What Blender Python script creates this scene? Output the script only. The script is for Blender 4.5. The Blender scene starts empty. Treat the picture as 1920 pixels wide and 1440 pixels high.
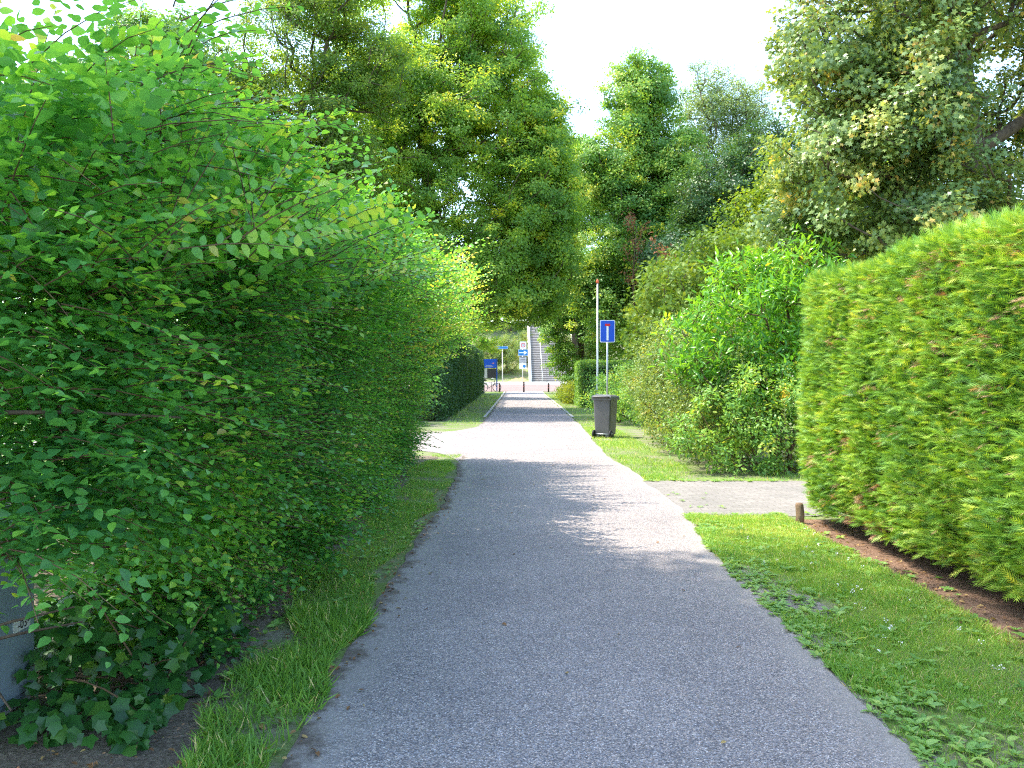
import bpy, bmesh, math
import numpy as np
from mathutils import Vector, Matrix

R = math.radians
S = bpy.context.scene
COL = S.collection

# ------------------------------------------------------------------ camera, sky, sun, exposure
cam = bpy.data.cameras.new('camera')
cam.lens = 30.0; cam.sensor_width = 36.0
cam.clip_start = 0.05; cam.clip_end = 2000
co = bpy.data.objects.new('camera', cam); COL.objects.link(co)
co.location = (0, 0, 1.6); co.rotation_euler = (R(90 - 0.82), 0, 0)
S.camera = co

SUN_EL = 58.0
SUN_AZ = -78.0                       # clockwise from +Y: from the left, slightly ahead
sd = Vector((math.sin(R(SUN_AZ)) * math.cos(R(SUN_EL)), math.cos(R(SUN_AZ)) * math.cos(R(SUN_EL)), math.sin(R(SUN_EL))))
w = bpy.data.worlds.new('World'); S.world = w; w.use_nodes = True
wn = w.node_tree; wn.nodes.clear()
sky = wn.nodes.new('ShaderNodeTexSky'); sky.sky_type = 'NISHITA'; sky.sun_disc = False
sky.sun_elevation = R(SUN_EL); sky.sun_rotation = R(SUN_AZ % 360)
sky.air_density = 1.0; sky.dust_density = 1.2; sky.ozone_density = 1.0
bg = wn.nodes.new('ShaderNodeBackground'); bg.inputs['Strength'].default_value = 0.15
wo = wn.nodes.new('ShaderNodeOutputWorld')
wn.links.new(sky.outputs[0], bg.inputs[0]); wn.links.new(bg.outputs[0], wo.inputs[0])
sl = bpy.data.lights.new('sun', 'SUN'); sl.energy = 2.0; sl.angle = R(0.5); sl.color = (1.0, 0.92, 0.80)
so = bpy.data.objects.new('sun', sl); COL.objects.link(so)
so.rotation_euler = sd.to_track_quat('Z', 'Y').to_euler(); so.location = (-20, 10, 30)
S.view_settings.view_transform = 'Standard'; S.view_settings.look = 'None'
S.view_settings.exposure = 2.45; S.view_settings.gamma = 1.0; S.view_settings.use_curve_mapping = False
try:
    S.cycles.max_bounces = 8; S.cycles.diffuse_bounces = 3; S.cycles.glossy_bounces = 2
    S.cycles.transmission_bounces = 4; S.cycles.use_denoising = False; S.cycles.filter_width = 1.15
    S.cycles.sample_clamp_indirect = 6
except Exception:
    pass

# ------------------------------------------------------------------ helpers
def tag(o, label=None, cat=None, group=None, kind=None):
    if label: o['label'] = label
    if cat: o['category'] = cat
    if group: o['group'] = group
    if kind: o['kind'] = kind
    return o

def empty(name, loc, rz=0.0, **k):
    o = bpy.data.objects.new(name, None); COL.objects.link(o)
    o.location = loc; o.rotation_euler = (0, 0, rz); o.empty_display_size = 0.2
    return tag(o, **k)

def link(name, me, mat, parent=None):
    o = bpy.data.objects.new(name, me); COL.objects.link(o)
    if mat: me.materials.append(mat)
    if parent is not None: o.parent = parent
    return o

def npmesh(name, V, F, mat, parent=None, attrs=None, smooth=False, pattrs=None):
    """V (n,3); F (m,k) array, or a list of such arrays with different k."""
    Fs = F if isinstance(F, list) else [F]
    me = bpy.data.meshes.new(name)
    V = np.ascontiguousarray(V, dtype=np.float32)
    me.vertices.add(len(V)); me.vertices.foreach_set('co', V.ravel())
    loops = np.concatenate([f.ravel() for f in Fs]).astype(np.int32)
    tot = np.concatenate([np.full(len(f), f.shape[1]) for f in Fs]).astype(np.int32)
    start = np.concatenate([[0], np.cumsum(tot)[:-1]]).astype(np.int32)
    me.loops.add(len(loops)); me.loops.foreach_set('vertex_index', loops)
    me.polygons.add(len(tot)); me.polygons.foreach_set('loop_start', start); me.polygons.foreach_set('loop_total', tot)
    if smooth: me.polygons.foreach_set('use_smooth', np.ones(len(tot), dtype=bool))
    for nm, a in (attrs or {}).items():
        at = me.attributes.new(nm, 'FLOAT', 'FACE'); at.data.foreach_set('value', np.ascontiguousarray(a, dtype=np.float32))
    for nm, a in (pattrs or {}).items():
        at = me.attributes.new(nm, 'FLOAT', 'POINT'); at.data.foreach_set('value', np.ascontiguousarray(a, dtype=np.float32))
    me.update(calc_edges=True); me.validate()
    return link(name, me, mat, parent)

def nrm(a):
    return a / np.maximum(np.linalg.norm(a, axis=-1, keepdims=True), 1e-9)

def wob(p, seed, sc):
    """smooth pseudo noise about -1..1"""
    r = np.random.default_rng(seed); out = np.zeros(len(p))
    for i in range(7):
        k = r.normal(size=3); k = k / np.linalg.norm(k) * sc * r.uniform(0.6, 1.9)
        out += np.sin(p @ k + r.uniform(0, 6.28))
    return out / 3.2

class Tubes:
    """round tapered tubes collected into one mesh"""
    def __init__(self): self.V = []; self.F = []; self.n = 0
    def add(self, pts, radii, sides=6, cap=True):
        P = np.asarray(pts, float); m = len(P); rad = np.broadcast_to(np.asarray(radii, float), (m,))
        T = np.gradient(P, axis=0); T = nrm(T)
        ref = np.array([0, 0, 1.0]) if abs(T[0][2]) < 0.9 else np.array([1.0, 0, 0])
        A = nrm(np.cross(T, ref)); B = np.cross(T, A)
        an = np.arange(sides) * 2 * math.pi / sides
        ring = P[:, None, :] + rad[:, None, None] * (A[:, None, :] * np.cos(an)[None, :, None] + B[:, None, :] * np.sin(an)[None, :, None])
        self.V.append(ring.reshape(-1, 3))
        i = np.arange(m - 1)[:, None] * sides; j = np.arange(sides)[None, :]; j2 = (j + 1) % sides
        q = np.stack([i + j, i + j2, i + sides + j2, i + sides + j], -1).reshape(-1, 4) + self.n
        self.F.append(q)
        self.n += m * sides
        if cap:
            for e, rr in ((0, 0), (m - 1, 1)):
                self.V.append(P[e][None]); c = self.n; self.n += 1
                b = c - (m * sides) - (rr) + e * sides
                t = np.stack([np.full(sides, c), b + np.arange(sides), b + (np.arange(sides) + 1) % sides], -1)
                if not rr: t = t[:, ::-1]
                self.F.append(np.concatenate([t, t[:, 2:3]], 1)[:, :3])
        return self
    def build(self, name, mat, parent=None, smooth=True):
        q = [f for f in self.F if f.shape[1] == 4]; t = [f for f in self.F if f.shape[1] == 3]
        Fs = []
        if q: Fs.append(np.concatenate(q))
        if t: Fs.append(np.concatenate(t))
        return npmesh(name, np.concatenate(self.V), Fs, mat, parent, smooth=smooth)

def box_obj(name, x0, x1, y0, y1, z0, z1, mat, parent=None, bev=0.0, seg=2, taper=None):
    bm = bmesh.new()
    g = bmesh.ops.create_cube(bm, size=1.0)
    for v in bm.verts:
        tz = v.co.z + 0.5; sx = sy = 1.0
        if taper: sx = sy = taper + (1 - taper) * tz
        v.co = Vector(((x0 + x1) / 2 + v.co.x * (x1 - x0) * sx, (y0 + y1) / 2 + v.co.y * (y1 - y0) * sy, z0 + tz * (z1 - z0)))
    if bev: bmesh.ops.bevel(bm, geom=bm.edges[:], offset=bev, segments=seg, affect='EDGES', profile=0.5)
    me = bpy.data.meshes.new(name); bm.to_mesh(me); bm.free()
    return link(name, me, mat, parent)

def prism_obj(name, pts, y0, y1, mat, parent=None, bev=0.0):
    """outline in x,z extruded from y0 to y1"""
    bm = bmesh.new()
    f = bm.faces.new([bm.verts.new((p[0], y0, p[1])) for p in pts])
    r = bmesh.ops.extrude_face_region(bm, geom=[f])
    for v in r['geom']:
        if isinstance(v, bmesh.types.BMVert): v.co.y = y1
    bmesh.ops.recalc_face_normals(bm, faces=bm.faces[:])
    if bev: bmesh.ops.bevel(bm, geom=bm.edges[:], offset=bev, segments=2, affect='EDGES')
    me = bpy.data.meshes.new(name); bm.to_mesh(me); bm.free()
    return link(name, me, mat, parent)

def round_rect(cx, cz, wd, ht, r, n=4):
    out = []
    for sx, sz, a0 in ((1, 1, 0), (-1, 1, 90), (-1, -1, 180), (1, -1, 270)):
        for i in range(n + 1):
            a = R(a0 + 90 * i / n)
            out.append((cx + sx * (wd / 2 - r) + r * math.cos(a), cz + sz * (ht / 2 - r) + r * math.sin(a)))
    return out

def text_obj(name, s, size, loc, mat, parent, rot=(math.pi / 2, 0, 0)):
    cu = bpy.data.curves.new(name, 'FONT'); cu.body = s; cu.size = size; cu.align_x = 'CENTER'; cu.align_y = 'CENTER'
    cu.extrude = 0.0008; cu.materials.append(mat)
    tmp = bpy.data.objects.new('tmp', cu); COL.objects.link(tmp)
    me = bpy.data.meshes.new_from_object(tmp.evaluated_get(bpy.context.evaluated_depsgraph_get())); me.name = name
    bpy.data.objects.remove(tmp)
    if not me.materials: me.materials.append(mat)
    o = bpy.data.objects.new(name, me); COL.objects.link(o); o.location = loc; o.rotation_euler = rot
    o.parent = parent
    return o

# ------------------------------------------------------------------ materials
class NT:
    def __init__(self, name):
        self.m = bpy.data.materials.new(name); self.m.use_nodes = True
        self.t = self.m.node_tree; self.t.nodes.clear()
        self.out = self.t.nodes.new('ShaderNodeOutputMaterial')
    def n(self, typ, **k):
        x = self.t.nodes.new(typ)
        for a, v in k.items():
            if a in x.inputs.keys() if hasattr(x.inputs, 'keys') else False: x.inputs[a].default_value = v
            else: setattr(x, a, v)
        return x
    def l(self, a, b): self.t.links.new(a, b)
    def pos(self, scale=(1, 1, 1)):
        g = self.n('ShaderNodeNewGeometry'); mp = self.n('ShaderNodeMapping'); mp.inputs['Scale'].default_value = scale
        self.l(g.outputs['Position'], mp.inputs[0]); return mp.outputs[0]
    def noise(self, vec, scale, detail=4, rough=0.55):
        x = self.n('ShaderNodeTexNoise'); x.inputs['Scale'].default_value = scale
        x.inputs['Detail'].default_value = detail; x.inputs['Roughness'].default_value = rough
        if vec is not None: self.l(vec, x.inputs['Vector'])
        return x
    def ramp(self, src, stops, interp='LINEAR'):
        x = self.n('ShaderNodeValToRGB'); x.color_ramp.interpolation = interp
        while len(x.color_ramp.elements) < len(stops): x.color_ramp.elements.new(0.5)
        for e, (p, c) in zip(x.color_ramp.elements, stops):
            e.position = p; e.color = (*c, 1) if len(c) == 3 else c
        self.l(src, x.inputs[0]); return x.outputs[0]
    def mix(self, fac, a, b, mode='MIX'):
        x = self.n('ShaderNodeMix'); x.data_type = 'RGBA'; x.blend_type = mode
        for s, v in ((x.inputs[0], fac), (x.inputs[6], a), (x.inputs[7], b)):
            if hasattr(v, 'is_linked'): self.l(v, s)
            else: s.default_value = v if not isinstance(v, tuple) or len(v) == 4 else (*v, 1)
        return x.outputs[2]
    def math(self, op, a, b=None, c=None, clamp=False):
        x = self.n('ShaderNodeMath'); x.operation = op; x.use_clamp = clamp
        for s, v in zip(x.inputs, (a, b, c)):
            if v is None: continue
            if hasattr(v, 'is_linked'): self.l(v, s)
            else: s.default_value = v
        return x.outputs[0]
    def attr(self, nm):
        x = self.n('ShaderNodeAttribute'); x.attribute_name = nm; return x.outputs['Fac']
    def bsdf(self, col, rough=0.6, spec=0.4, metal=0.0, bump=None, bstr=0.3, bdist=0.01):
        p = self.n('ShaderNodeBsdfPrincipled')
        for nm, v in (('Base Color', col), ('Roughness', rough), ('Specular IOR Level', spec), ('Metallic', metal)):
            if hasattr(v, 'is_linked'): self.l(v, p.inputs[nm])
            else: p.inputs[nm].default_value = (*v, 1) if isinstance(v, tuple) and len(v) == 3 else v
        if bump is not None:
            b = self.n('ShaderNodeBump'); b.inputs['Strength'].default_value = bstr; b.inputs['Distance'].default_value = bdist
            self.l(bump, b.inputs['Height']); self.l(b.outputs[0], p.inputs['Normal'])
        return p
    def done(self, shader):
        self.l(shader.outputs[0] if hasattr(shader, 'outputs') else shader, self.out.inputs[0]); return self.m

def leafmat(name, stops, trans=0.38, rough=0.42, spec=0.35, tgain=(2.1, 1.75, 0.7), patch=1.3):
    t = NT(name)
    a = t.attr('tint')
    nz = t.noise(t.pos(), patch, 3)
    f = t.math('MULTIPLY_ADD', t.math('SUBTRACT', nz.outputs['Fac'], 0.5), 0.7, a, clamp=True)
    f = t.math('MINIMUM', f, 0.9) ; 
    big = t.math('GREATER_THAN', a, 0.9)
    f = t.math('MAXIMUM', f, t.math('MULTIPLY', big, a))
    col = t.ramp(f, stops)
    p = t.bsdf(col, rough, spec)
    tr = t.n('ShaderNodeBsdfTranslucent')
    g = t.mix(1.0, col, (*tgain, 1), 'MULTIPLY'); t.l(g, tr.inputs['Color'])
    mx = t.n('ShaderNodeMixShader'); mx.inputs[0].default_value = trans
    t.l(p.outputs[0], mx.inputs[1]); t.l(tr.outputs[0], mx.inputs[2])
    return t.done(mx)

def plain(name, col, rough=0.5, spec=0.4, metal=0.0, var=0.12, sc=8.0, bstr=0.0):
    t = NT(name)
    nz = t.noise(t.pos(), sc, 5)
    c = t.ramp(nz.outputs['Fac'], [(0.3, tuple(x * (1 - var) for x in col)), (0.7, tuple(min(1, x * (1 + var)) for x in col))])
    return t.done(t.bsdf(c, rough, spec, metal, bump=nz.outputs['Fac'] if bstr else None, bstr=bstr))

M = {}
M['hedge_leaf'] = leafmat('hedge_leaf', [(0.0, (0.0456, 0.1662, 0.0567)), (0.45, (0.0909, 0.2931, 0.0666)), (0.75, (0.1933, 0.4593, 0.0567)), (0.93, (0.4547, 0.5863, 0.0768)), (1.0, (0.4193, 0.3511, 0.1019))], trans=0.46, rough=0.36, spec=0.45)
M['maple_leaf'] = leafmat('maple_leaf', [(0.0, (0.088, 0.1665, 0.0587)), (0.45, (0.1762, 0.2741, 0.0783)), (0.75, (0.2936, 0.3621, 0.0979)), (0.92, (0.5089, 0.4698, 0.1174)), (1.0, (0.646, 0.3719, 0.1174))], trans=0.3, rough=0.38, spec=0.5)
M['tree_leaf'] = leafmat('tree_leaf', [(0.0, (0.1112, 0.2448, 0.0531)), (0.5, (0.2226, 0.3888, 0.0685)), (0.8, (0.3894, 0.5328, 0.076)), (1.0, (0.7045, 0.6621, 0.076))], trans=0.52, rough=0.5, patch=0.45)
M['oak_leaf'] = leafmat('oak_leaf', [(0.0, (0.0784, 0.2015, 0.0522)), (0.5, (0.1565, 0.3203, 0.0617)), (0.8, (0.2609, 0.427, 0.0713)), (1.0, (0.4957, 0.5216, 0.0949))], trans=0.35, rough=0.45, patch=0.5)
M['pale_leaf'] = leafmat('pale_leaf', [(0.0, (0.1323, 0.2206, 0.0971)), (0.6, (0.2029, 0.3088, 0.1323)), (1.0, (0.3175, 0.3881, 0.1588))], trans=0.38, rough=0.5, patch=0.4)
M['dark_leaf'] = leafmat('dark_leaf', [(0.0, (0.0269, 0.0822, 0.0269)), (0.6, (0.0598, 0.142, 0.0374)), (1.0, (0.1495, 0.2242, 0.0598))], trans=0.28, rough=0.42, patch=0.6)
M['yellow_leaf'] = leafmat('yellow_leaf', [(0.0, (0.0747, 0.1552, 0.0207)), (0.5, (0.138, 0.2357, 0.023)), (1.0, (0.2645, 0.3105, 0.0345))], trans=0.42, rough=0.5, patch=0.8)
M['olive_leaf'] = leafmat('olive_leaf', [(0.0, (0.0727, 0.1652, 0.0264)), (0.5, (0.1322, 0.2445, 0.037)), (0.8, (0.2115, 0.3106, 0.0396)), (1.0, (0.3304, 0.3568, 0.0463))], trans=0.45, rough=0.5, patch=0.5)
M['privet_leaf'] = leafmat('privet_leaf', [(0.0, (0.0918, 0.1728, 0.0486)), (0.5, (0.162, 0.2538, 0.0648)), (0.85, (0.2592, 0.324, 0.0864)), (0.95, (0.3672, 0.3348, 0.0432)), (1.0, (0.324, 0.1512, 0.0648))], trans=0.35, rough=0.42)
M['laurel_leaf'] = leafmat('laurel_leaf', [(0.0, (0.069, 0.2208, 0.0221)), (0.5, (0.138, 0.3381, 0.0276)), (0.9, (0.2346, 0.4278, 0.0414)), (1.0, (0.4416, 0.414, 0.0414))], trans=0.4, rough=0.28, spec=0.5)
M['yew_leaf'] = leafmat('yew_leaf', [(0.0, (0.0725, 0.1587, 0.0193)), (0.5, (0.1449, 0.2484, 0.0276)), (1.0, (0.2608, 0.3312, 0.0414))], trans=0.32, rough=0.5)
M['thuja_leaf'] = leafmat('thuja_leaf', [(0.0, (0.0743, 0.1965, 0.0378)), (0.45, (0.1816, 0.3538, 0.0415)), (0.8, (0.3303, 0.4954, 0.066)), (0.9, (0.4459, 0.519, 0.0944)), (0.93, (0.3053, 0.1832, 0.1068)), (1.0, (0.4681, 0.3053, 0.1933))], trans=0.28, rough=0.5, spec=0.3, patch=2.0)
M['grass_blade'] = leafmat('grass_blade', [(0.0, (0.1029, 0.2518, 0.0437)), (0.5, (0.2264, 0.4105, 0.0631)), (0.85, (0.3911, 0.5037, 0.1213)), (1.0, (0.7411, 0.5783, 0.3153))], trans=0.35, rough=0.5, patch=2.2)
M['weed_leaf'] = leafmat('weed_leaf', [(0.0, (0.1115, 0.2535, 0.0592)), (0.6, (0.2231, 0.3972, 0.0845)), (1.0, (0.3792, 0.4901, 0.1014))], trans=0.3, rough=0.45)
M['ivy_leaf'] = leafmat('ivy_leaf', [(0.0, (0.020, 0.090, 0.022)), (0.6, (0.045, 0.155, 0.026)), (1.0, (0.13, 0.26, 0.03))], trans=0.35, rough=0.36, spec=0.5)
M['dead_leaf'] = leafmat('dead_leaf', [(0.0, (0.12, 0.06, 0.03)), (0.6, (0.25, 0.13, 0.05)), (1.0, (0.38, 0.28, 0.10))], trans=0.15, rough=0.7)
M['rust_leaf'] = leafmat('rust_leaf', [(0.0, (0.20, 0.075, 0.035)), (1.0, (0.34, 0.15, 0.08))], trans=0.25, rough=0.7)
M['rose_petal'] = plain('rose_petal', (0.5, 0.03, 0.03))
M['yellow_petal'] = plain('yellow_petal', (0.65, 0.42, 0.02))
M['white_petal'] = plain('white_petal', (0.75, 0.74, 0.70))

def barkmat(name, c0, c1):
    t = NT(name); v = t.pos((6, 6, 1.5)); nz = t.noise(v, 3.0, 6, 0.65)
    return t.done(t.bsdf(t.ramp(nz.outputs['Fac'], [(0.3, c0), (0.7, c1)]), 0.85, 0.2, bump=nz.outputs['Fac'], bstr=0.7, bdist=0.03))
M['bark'] = barkmat('bark', (0.05, 0.038, 0.026), (0.15, 0.115, 0.08))
M['twig'] = barkmat('twig', (0.07, 0.045, 0.025), (0.17, 0.11, 0.06))
M['core'] = barkmat('dark_core', (0.018, 0.018, 0.010), (0.055, 0.045, 0.025))  # near-black brown, the shade inside a hedge put into the colour
M['post_wood'] = barkmat('post_wood', (0.13, 0.085, 0.05), (0.26, 0.18, 0.11))

def asphalt():
    t = NT('asphalt'); v = t.pos()
    vo = t.n('ShaderNodeTexVoronoi'); vo.inputs['Scale'].default_value = 175; t.l(v, vo.inputs['Vector'])
    sep = t.n('ShaderNodeSeparateColor'); t.l(vo.outputs['Color'], sep.inputs[0])
    g = t.ramp(sep.outputs[0], [(0.0, (0.085, 0.082, 0.085)), (0.35, (0.165, 0.158, 0.158)), (0.7, (0.27, 0.252, 0.242)), (0.93, (0.39, 0.36, 0.335)), (1.0, (0.62, 0.59, 0.55))])
    hue = t.ramp(sep.outputs[1], [(0.0, (0.95, 1.0, 1.10)), (0.5, (1.09, 1.04, 1.02)), (1.0, (1.22, 1.04, 0.90))])
    g = t.mix(1.0, g, hue, 'MULTIPLY')
    big = t.noise(v, 0.7, 6, 0.6); mid = t.noise(v, 6.0, 4, 0.6)
    mod = t.ramp(big.outputs['Fac'], [(0.3, (0.86, 0.86, 0.87)), (0.7, (1.12, 1.11, 1.09))])
    g = t.mix(1.0, g, mod, 'MULTIPLY')
    mod2 = t.ramp(mid.outputs['Fac'], [(0.3, (0.93, 0.93, 0.93)), (0.7, (1.07, 1.07, 1.07))])
    g = t.mix(1.0, g, mod2, 'MULTIPLY')
    el = t.attr('edge_left'); er = t.attr('edge_right')
    wb = t.math('MULTIPLY', t.math('SUBTRACT', t.noise(v, 2.4, 5, 0.65).outputs['Fac'], 0.5), 0.75)
    # sandy dust along both edges
    dl = t.math('SUBTRACT', 1.0, t.math('DIVIDE', t.math('ADD', el, wb), 0.34, clamp=True), clamp=True)
    dr = t.math('SUBTRACT', 1.0, t.math('DIVIDE', t.math('ADD', er, wb), 0.26, clamp=True), clamp=True)
    d = t.math('MULTIPLY', t.math('MAXIMUM', dl, dr), 0.75)
    dust = t.ramp(t.noise(v, 60, 3).outputs['Fac'], [(0.3, (0.24, 0.215, 0.19)), (0.7, (0.34, 0.31, 0.275))])
    g = t.mix(d, g, dust)
    # humus and dirt lying right against the left verge
    wb2 = t.math('MULTIPLY', t.math('SUBTRACT', t.noise(t.pos((1, 1, 1)), 4.5, 6, 0.7).outputs['Fac'], 0.52), 0.55)
    dd = t.math('SUBTRACT', 1.0, t.math('DIVIDE', t.math('ADD', el, wb2), 0.10, clamp=True), clamp=True)
    dirt = t.ramp(t.noise(v, 45, 4).outputs['Fac'], [(0.3, (0.06, 0.045, 0.032)), (0.7, (0.14, 0.105, 0.075))])
    g = t.mix(t.math('MULTIPLY', dd, 0.85), g, dirt)
    return t.done(t.bsdf(g, 0.82, 0.3, bump=vo.outputs['Distance'], bstr=0.5, bdist=0.004))
M['asphalt'] = asphalt()

def groundmat():
    t = NT('ground'); v = t.pos()
    n1 = t.noise(v, 1.6, 6, 0.65); n2 = t.noise(v, 30, 5, 0.7)
    soil = t.ramp(n2.outputs['Fac'], [(0.3, (0.13, 0.12, 0.085)), (0.7, (0.28, 0.25, 0.185))])
    grs = t.ramp(n2.outputs['Fac'], [(0.3, (0.085, 0.14, 0.03)), (0.7, (0.19, 0.25, 0.07))])
    f = t.ramp(n1.outputs['Fac'], [(0.36, (0, 0, 0)), (0.58, (1, 1, 1))])
    return t.done(t.bsdf(t.mix(f, soil, grs), 0.9, 0.15, bump=n2.outputs['Fac'], bstr=0.6, bdist=0.02))
M['ground'] = groundmat()

def soilmat(name, a, b, c):
    t = NT(name); v = t.pos(); n2 = t.noise(v, 38, 6, 0.75); n1 = t.noise(v, 3, 4)
    col = t.ramp(n2.outputs['Fac'], [(0.28, a), (0.5, b), (0.72, c)])
    col = t.mix(1.0, col, t.ramp(n1.outputs['Fac'], [(0.3, (0.8, 0.8, 0.8)), (0.7, (1.15, 1.12, 1.1))]), 'MULTIPLY')
    return t.done(t.bsdf(col, 0.95, 0.1, bump=n2.outputs['Fac'], bstr=0.9, bdist=0.03))
M['soil'] = soilmat('soil', (0.0853, 0.0667, 0.0496), (0.186, 0.1519, 0.1162), (0.341, 0.2945, 0.2325))
M['mulch'] = soilmat('mulch', (0.10, 0.058, 0.038), (0.23, 0.145, 0.098), (0.36, 0.26, 0.19))
M['worn_soil'] = soilmat('worn_soil', (0.182, 0.168, 0.14), (0.308, 0.287, 0.252), (0.42, 0.399, 0.357))
M['sand'] = soilmat('sand', (0.25, 0.19, 0.10), (0.33, 0.26, 0.14), (0.38, 0.33, 0.18))

def bricks(name, c1, c2, mortar, scale, rot=0.0):
    t = NT(name)
    g = t.n('ShaderNodeNewGeometry'); mp = t.n('ShaderNodeMapping'); mp.inputs['Rotation'].default_value = (0, 0, rot)
    t.l(g.outputs['Position'], mp.inputs[0])
    b = t.n('ShaderNodeTexBrick'); t.l(mp.outputs[0], b.inputs['Vector'])
    b.inputs['Color1'].default_value = (*c1, 1); b.inputs['Color2'].default_value = (*c2, 1); b.inputs['Mortar'].default_value = (*mortar, 1)
    b.inputs['Scale'].default_value = scale; b.inputs['Mortar Size'].default_value = 0.018; b.inputs['Brick Width'].default_value = 0.5; b.inputs['Row Height'].default_value = 0.25
    nz = t.noise(mp.outputs[0], 14, 5, 0.7); n3 = t.noise(mp.outputs[0], 1.4, 4)
    c = t.mix(1.0, b.outputs[0], t.ramp(nz.outputs['Fac'], [(0.3, (0.82, 0.82, 0.82)), (0.7, (1.15, 1.15, 1.15))]), 'MULTIPLY')
    c = t.mix(1.0, c, t.ramp(n3.outputs['Fac'], [(0.3, (0.85, 0.86, 0.84)), (0.7, (1.1, 1.08, 1.06))]), 'MULTIPLY')
    return t.done(t.bsdf(c, 0.85, 0.25, bump=b.outputs['Fac'], bstr=-0.4, bdist=0.006))
M['driveway'] = bricks('driveway_pavers', (0.205, 0.19, 0.172), (0.235, 0.218, 0.198), (0.165, 0.15, 0.13), 2.4)
M['street'] = bricks('street_bricks', (0.225, 0.15, 0.13), (0.26, 0.178, 0.155), (0.18, 0.135, 0.12), 2.4)
M['pavement'] = bricks('pavement_tiles', (0.31, 0.295, 0.27), (0.34, 0.325, 0.30), (0.24, 0.225, 0.2), 1.6)
M['concrete'] = plain('concrete', (0.42, 0.40, 0.36), 0.85, 0.2, var=0.15, sc=6, bstr=0.15)
M['stair_concrete'] = plain('stair_concrete', (0.27, 0.245, 0.225), 0.85, 0.2, var=0.18, sc=3, bstr=0.15)
M['pavement_plain'] = plain('pale_concrete', (0.40, 0.37, 0.335), 0.8, 0.2, var=0.1)
M['pale_paint'] = plain('pale_paint', (0.68, 0.66, 0.58), 0.5)
M['bin_plastic'] = plain('bin_plastic', (0.075, 0.072, 0.068), 0.45, 0.45, var=0.18, sc=5, bstr=0.05)
M['bin_lid'] = plain('bin_lid', (0.11, 0.11, 0.105), 0.36, 0.5, var=0.15, sc=6)
M['rubber'] = plain('rubber', (0.018, 0.018, 0.018), 0.75, 0.3)
M['galv'] = plain('galvanised', (0.42, 0.44, 0.45), 0.42, 0.5, 0.7, var=0.15, sc=20)
M['sign_blue'] = plain('sign_blue', (0.008, 0.075, 0.50), 0.4, 0.45, var=0.05)
M['sign_blue_pale'] = plain('sign_blue_pale', (0.02, 0.19, 0.46), 0.4, 0.45, var=0.05)
M['sign_white'] = plain('sign_white', (0.74, 0.76, 0.76), 0.42, 0.4, var=0.04)
M['sign_red'] = plain('sign_red', (0.58, 0.012, 0.022), 0.4, 0.4, var=0.05)
M['sign_grey'] = plain('sign_grey', (0.42, 0.43, 0.43), 0.5, 0.4)
M['print_dark'] = plain('print_dark', (0.03, 0.03, 0.035), 0.5)
M['print_pink'] = plain('print_pink', (0.55, 0.22, 0.34), 0.5)
M['flagpole'] = plain('flagpole_white', (0.66, 0.64, 0.61), 0.45, var=0.12, sc=7)
M['finial'] = plain('finial_orange', (0.52, 0.10, 0.035), 0.4)
M['bollard'] = plain('bollard_dark', (0.032, 0.026, 0.026), 0.55, var=0.3)
M['bollard_band'] = plain('bollard_band', (0.20, 0.035, 0.03), 0.5)
M['cabinet'] = plain('cabinet_grey', (0.23, 0.29, 0.34), 0.5, 0.35, var=0.1, sc=5, bstr=0.05)
M['sticker'] = plain('sticker_white', (0.66, 0.67, 0.66), 0.5, var=0.06)
M['kiosk_blue'] = plain('kiosk_blue', (0.012, 0.055, 0.26), 0.4, var=0.08)
M['black_metal'] = plain('black_metal', (0.02, 0.02, 0.022), 0.4, 0.5, 0.3)
M['chrome'] = plain('chrome', (0.5, 0.5, 0.5), 0.3, 0.5, 0.9)
M['white_plastic'] = plain('white_plastic', (0.72, 0.72, 0.70), 0.45)

# ------------------------------------------------------------------ the lie of the land
def sstep(t): t = np.clip(t, 0, 1); return t * t * (3 - 2 * t)
def gz(x, y):
    x = np.asarray(x, float); y = np.asarray(y, float)
    return 0.5 * sstep((y - 66) / 16) + 7.2 * sstep((y - 85) / 22)

PL = np.array([(0, -0.95), (3.45, -0.93), (4.0, -0.95), (5.65, -0.95), (6.8, -0.93), (8.9, -0.89), (12.0, -0.83), (14.8, -0.93), (20, -0.98), (24, -0.98), (30.8, -0.87), (45, -0.70), (59.5, -0.56), (68.2, -0.50)])
PR = np.array([(0, 1.68), (3.45, 1.70), (5.2, 1.75), (6.35, 1.75), (7.6, 1.80), (9.2, 1.93), (12.6, 1.95), (16.7, 1.80), (24.9, 2.02), (37.6, 2.12), (59.5, 2.23), (68.2, 2.3)])
def pl(y): return np.interp(y, PL[:, 0], PL[:, 1])
def pr(y): return np.interp(y, PR[:, 0], PR[:, 1])

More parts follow.
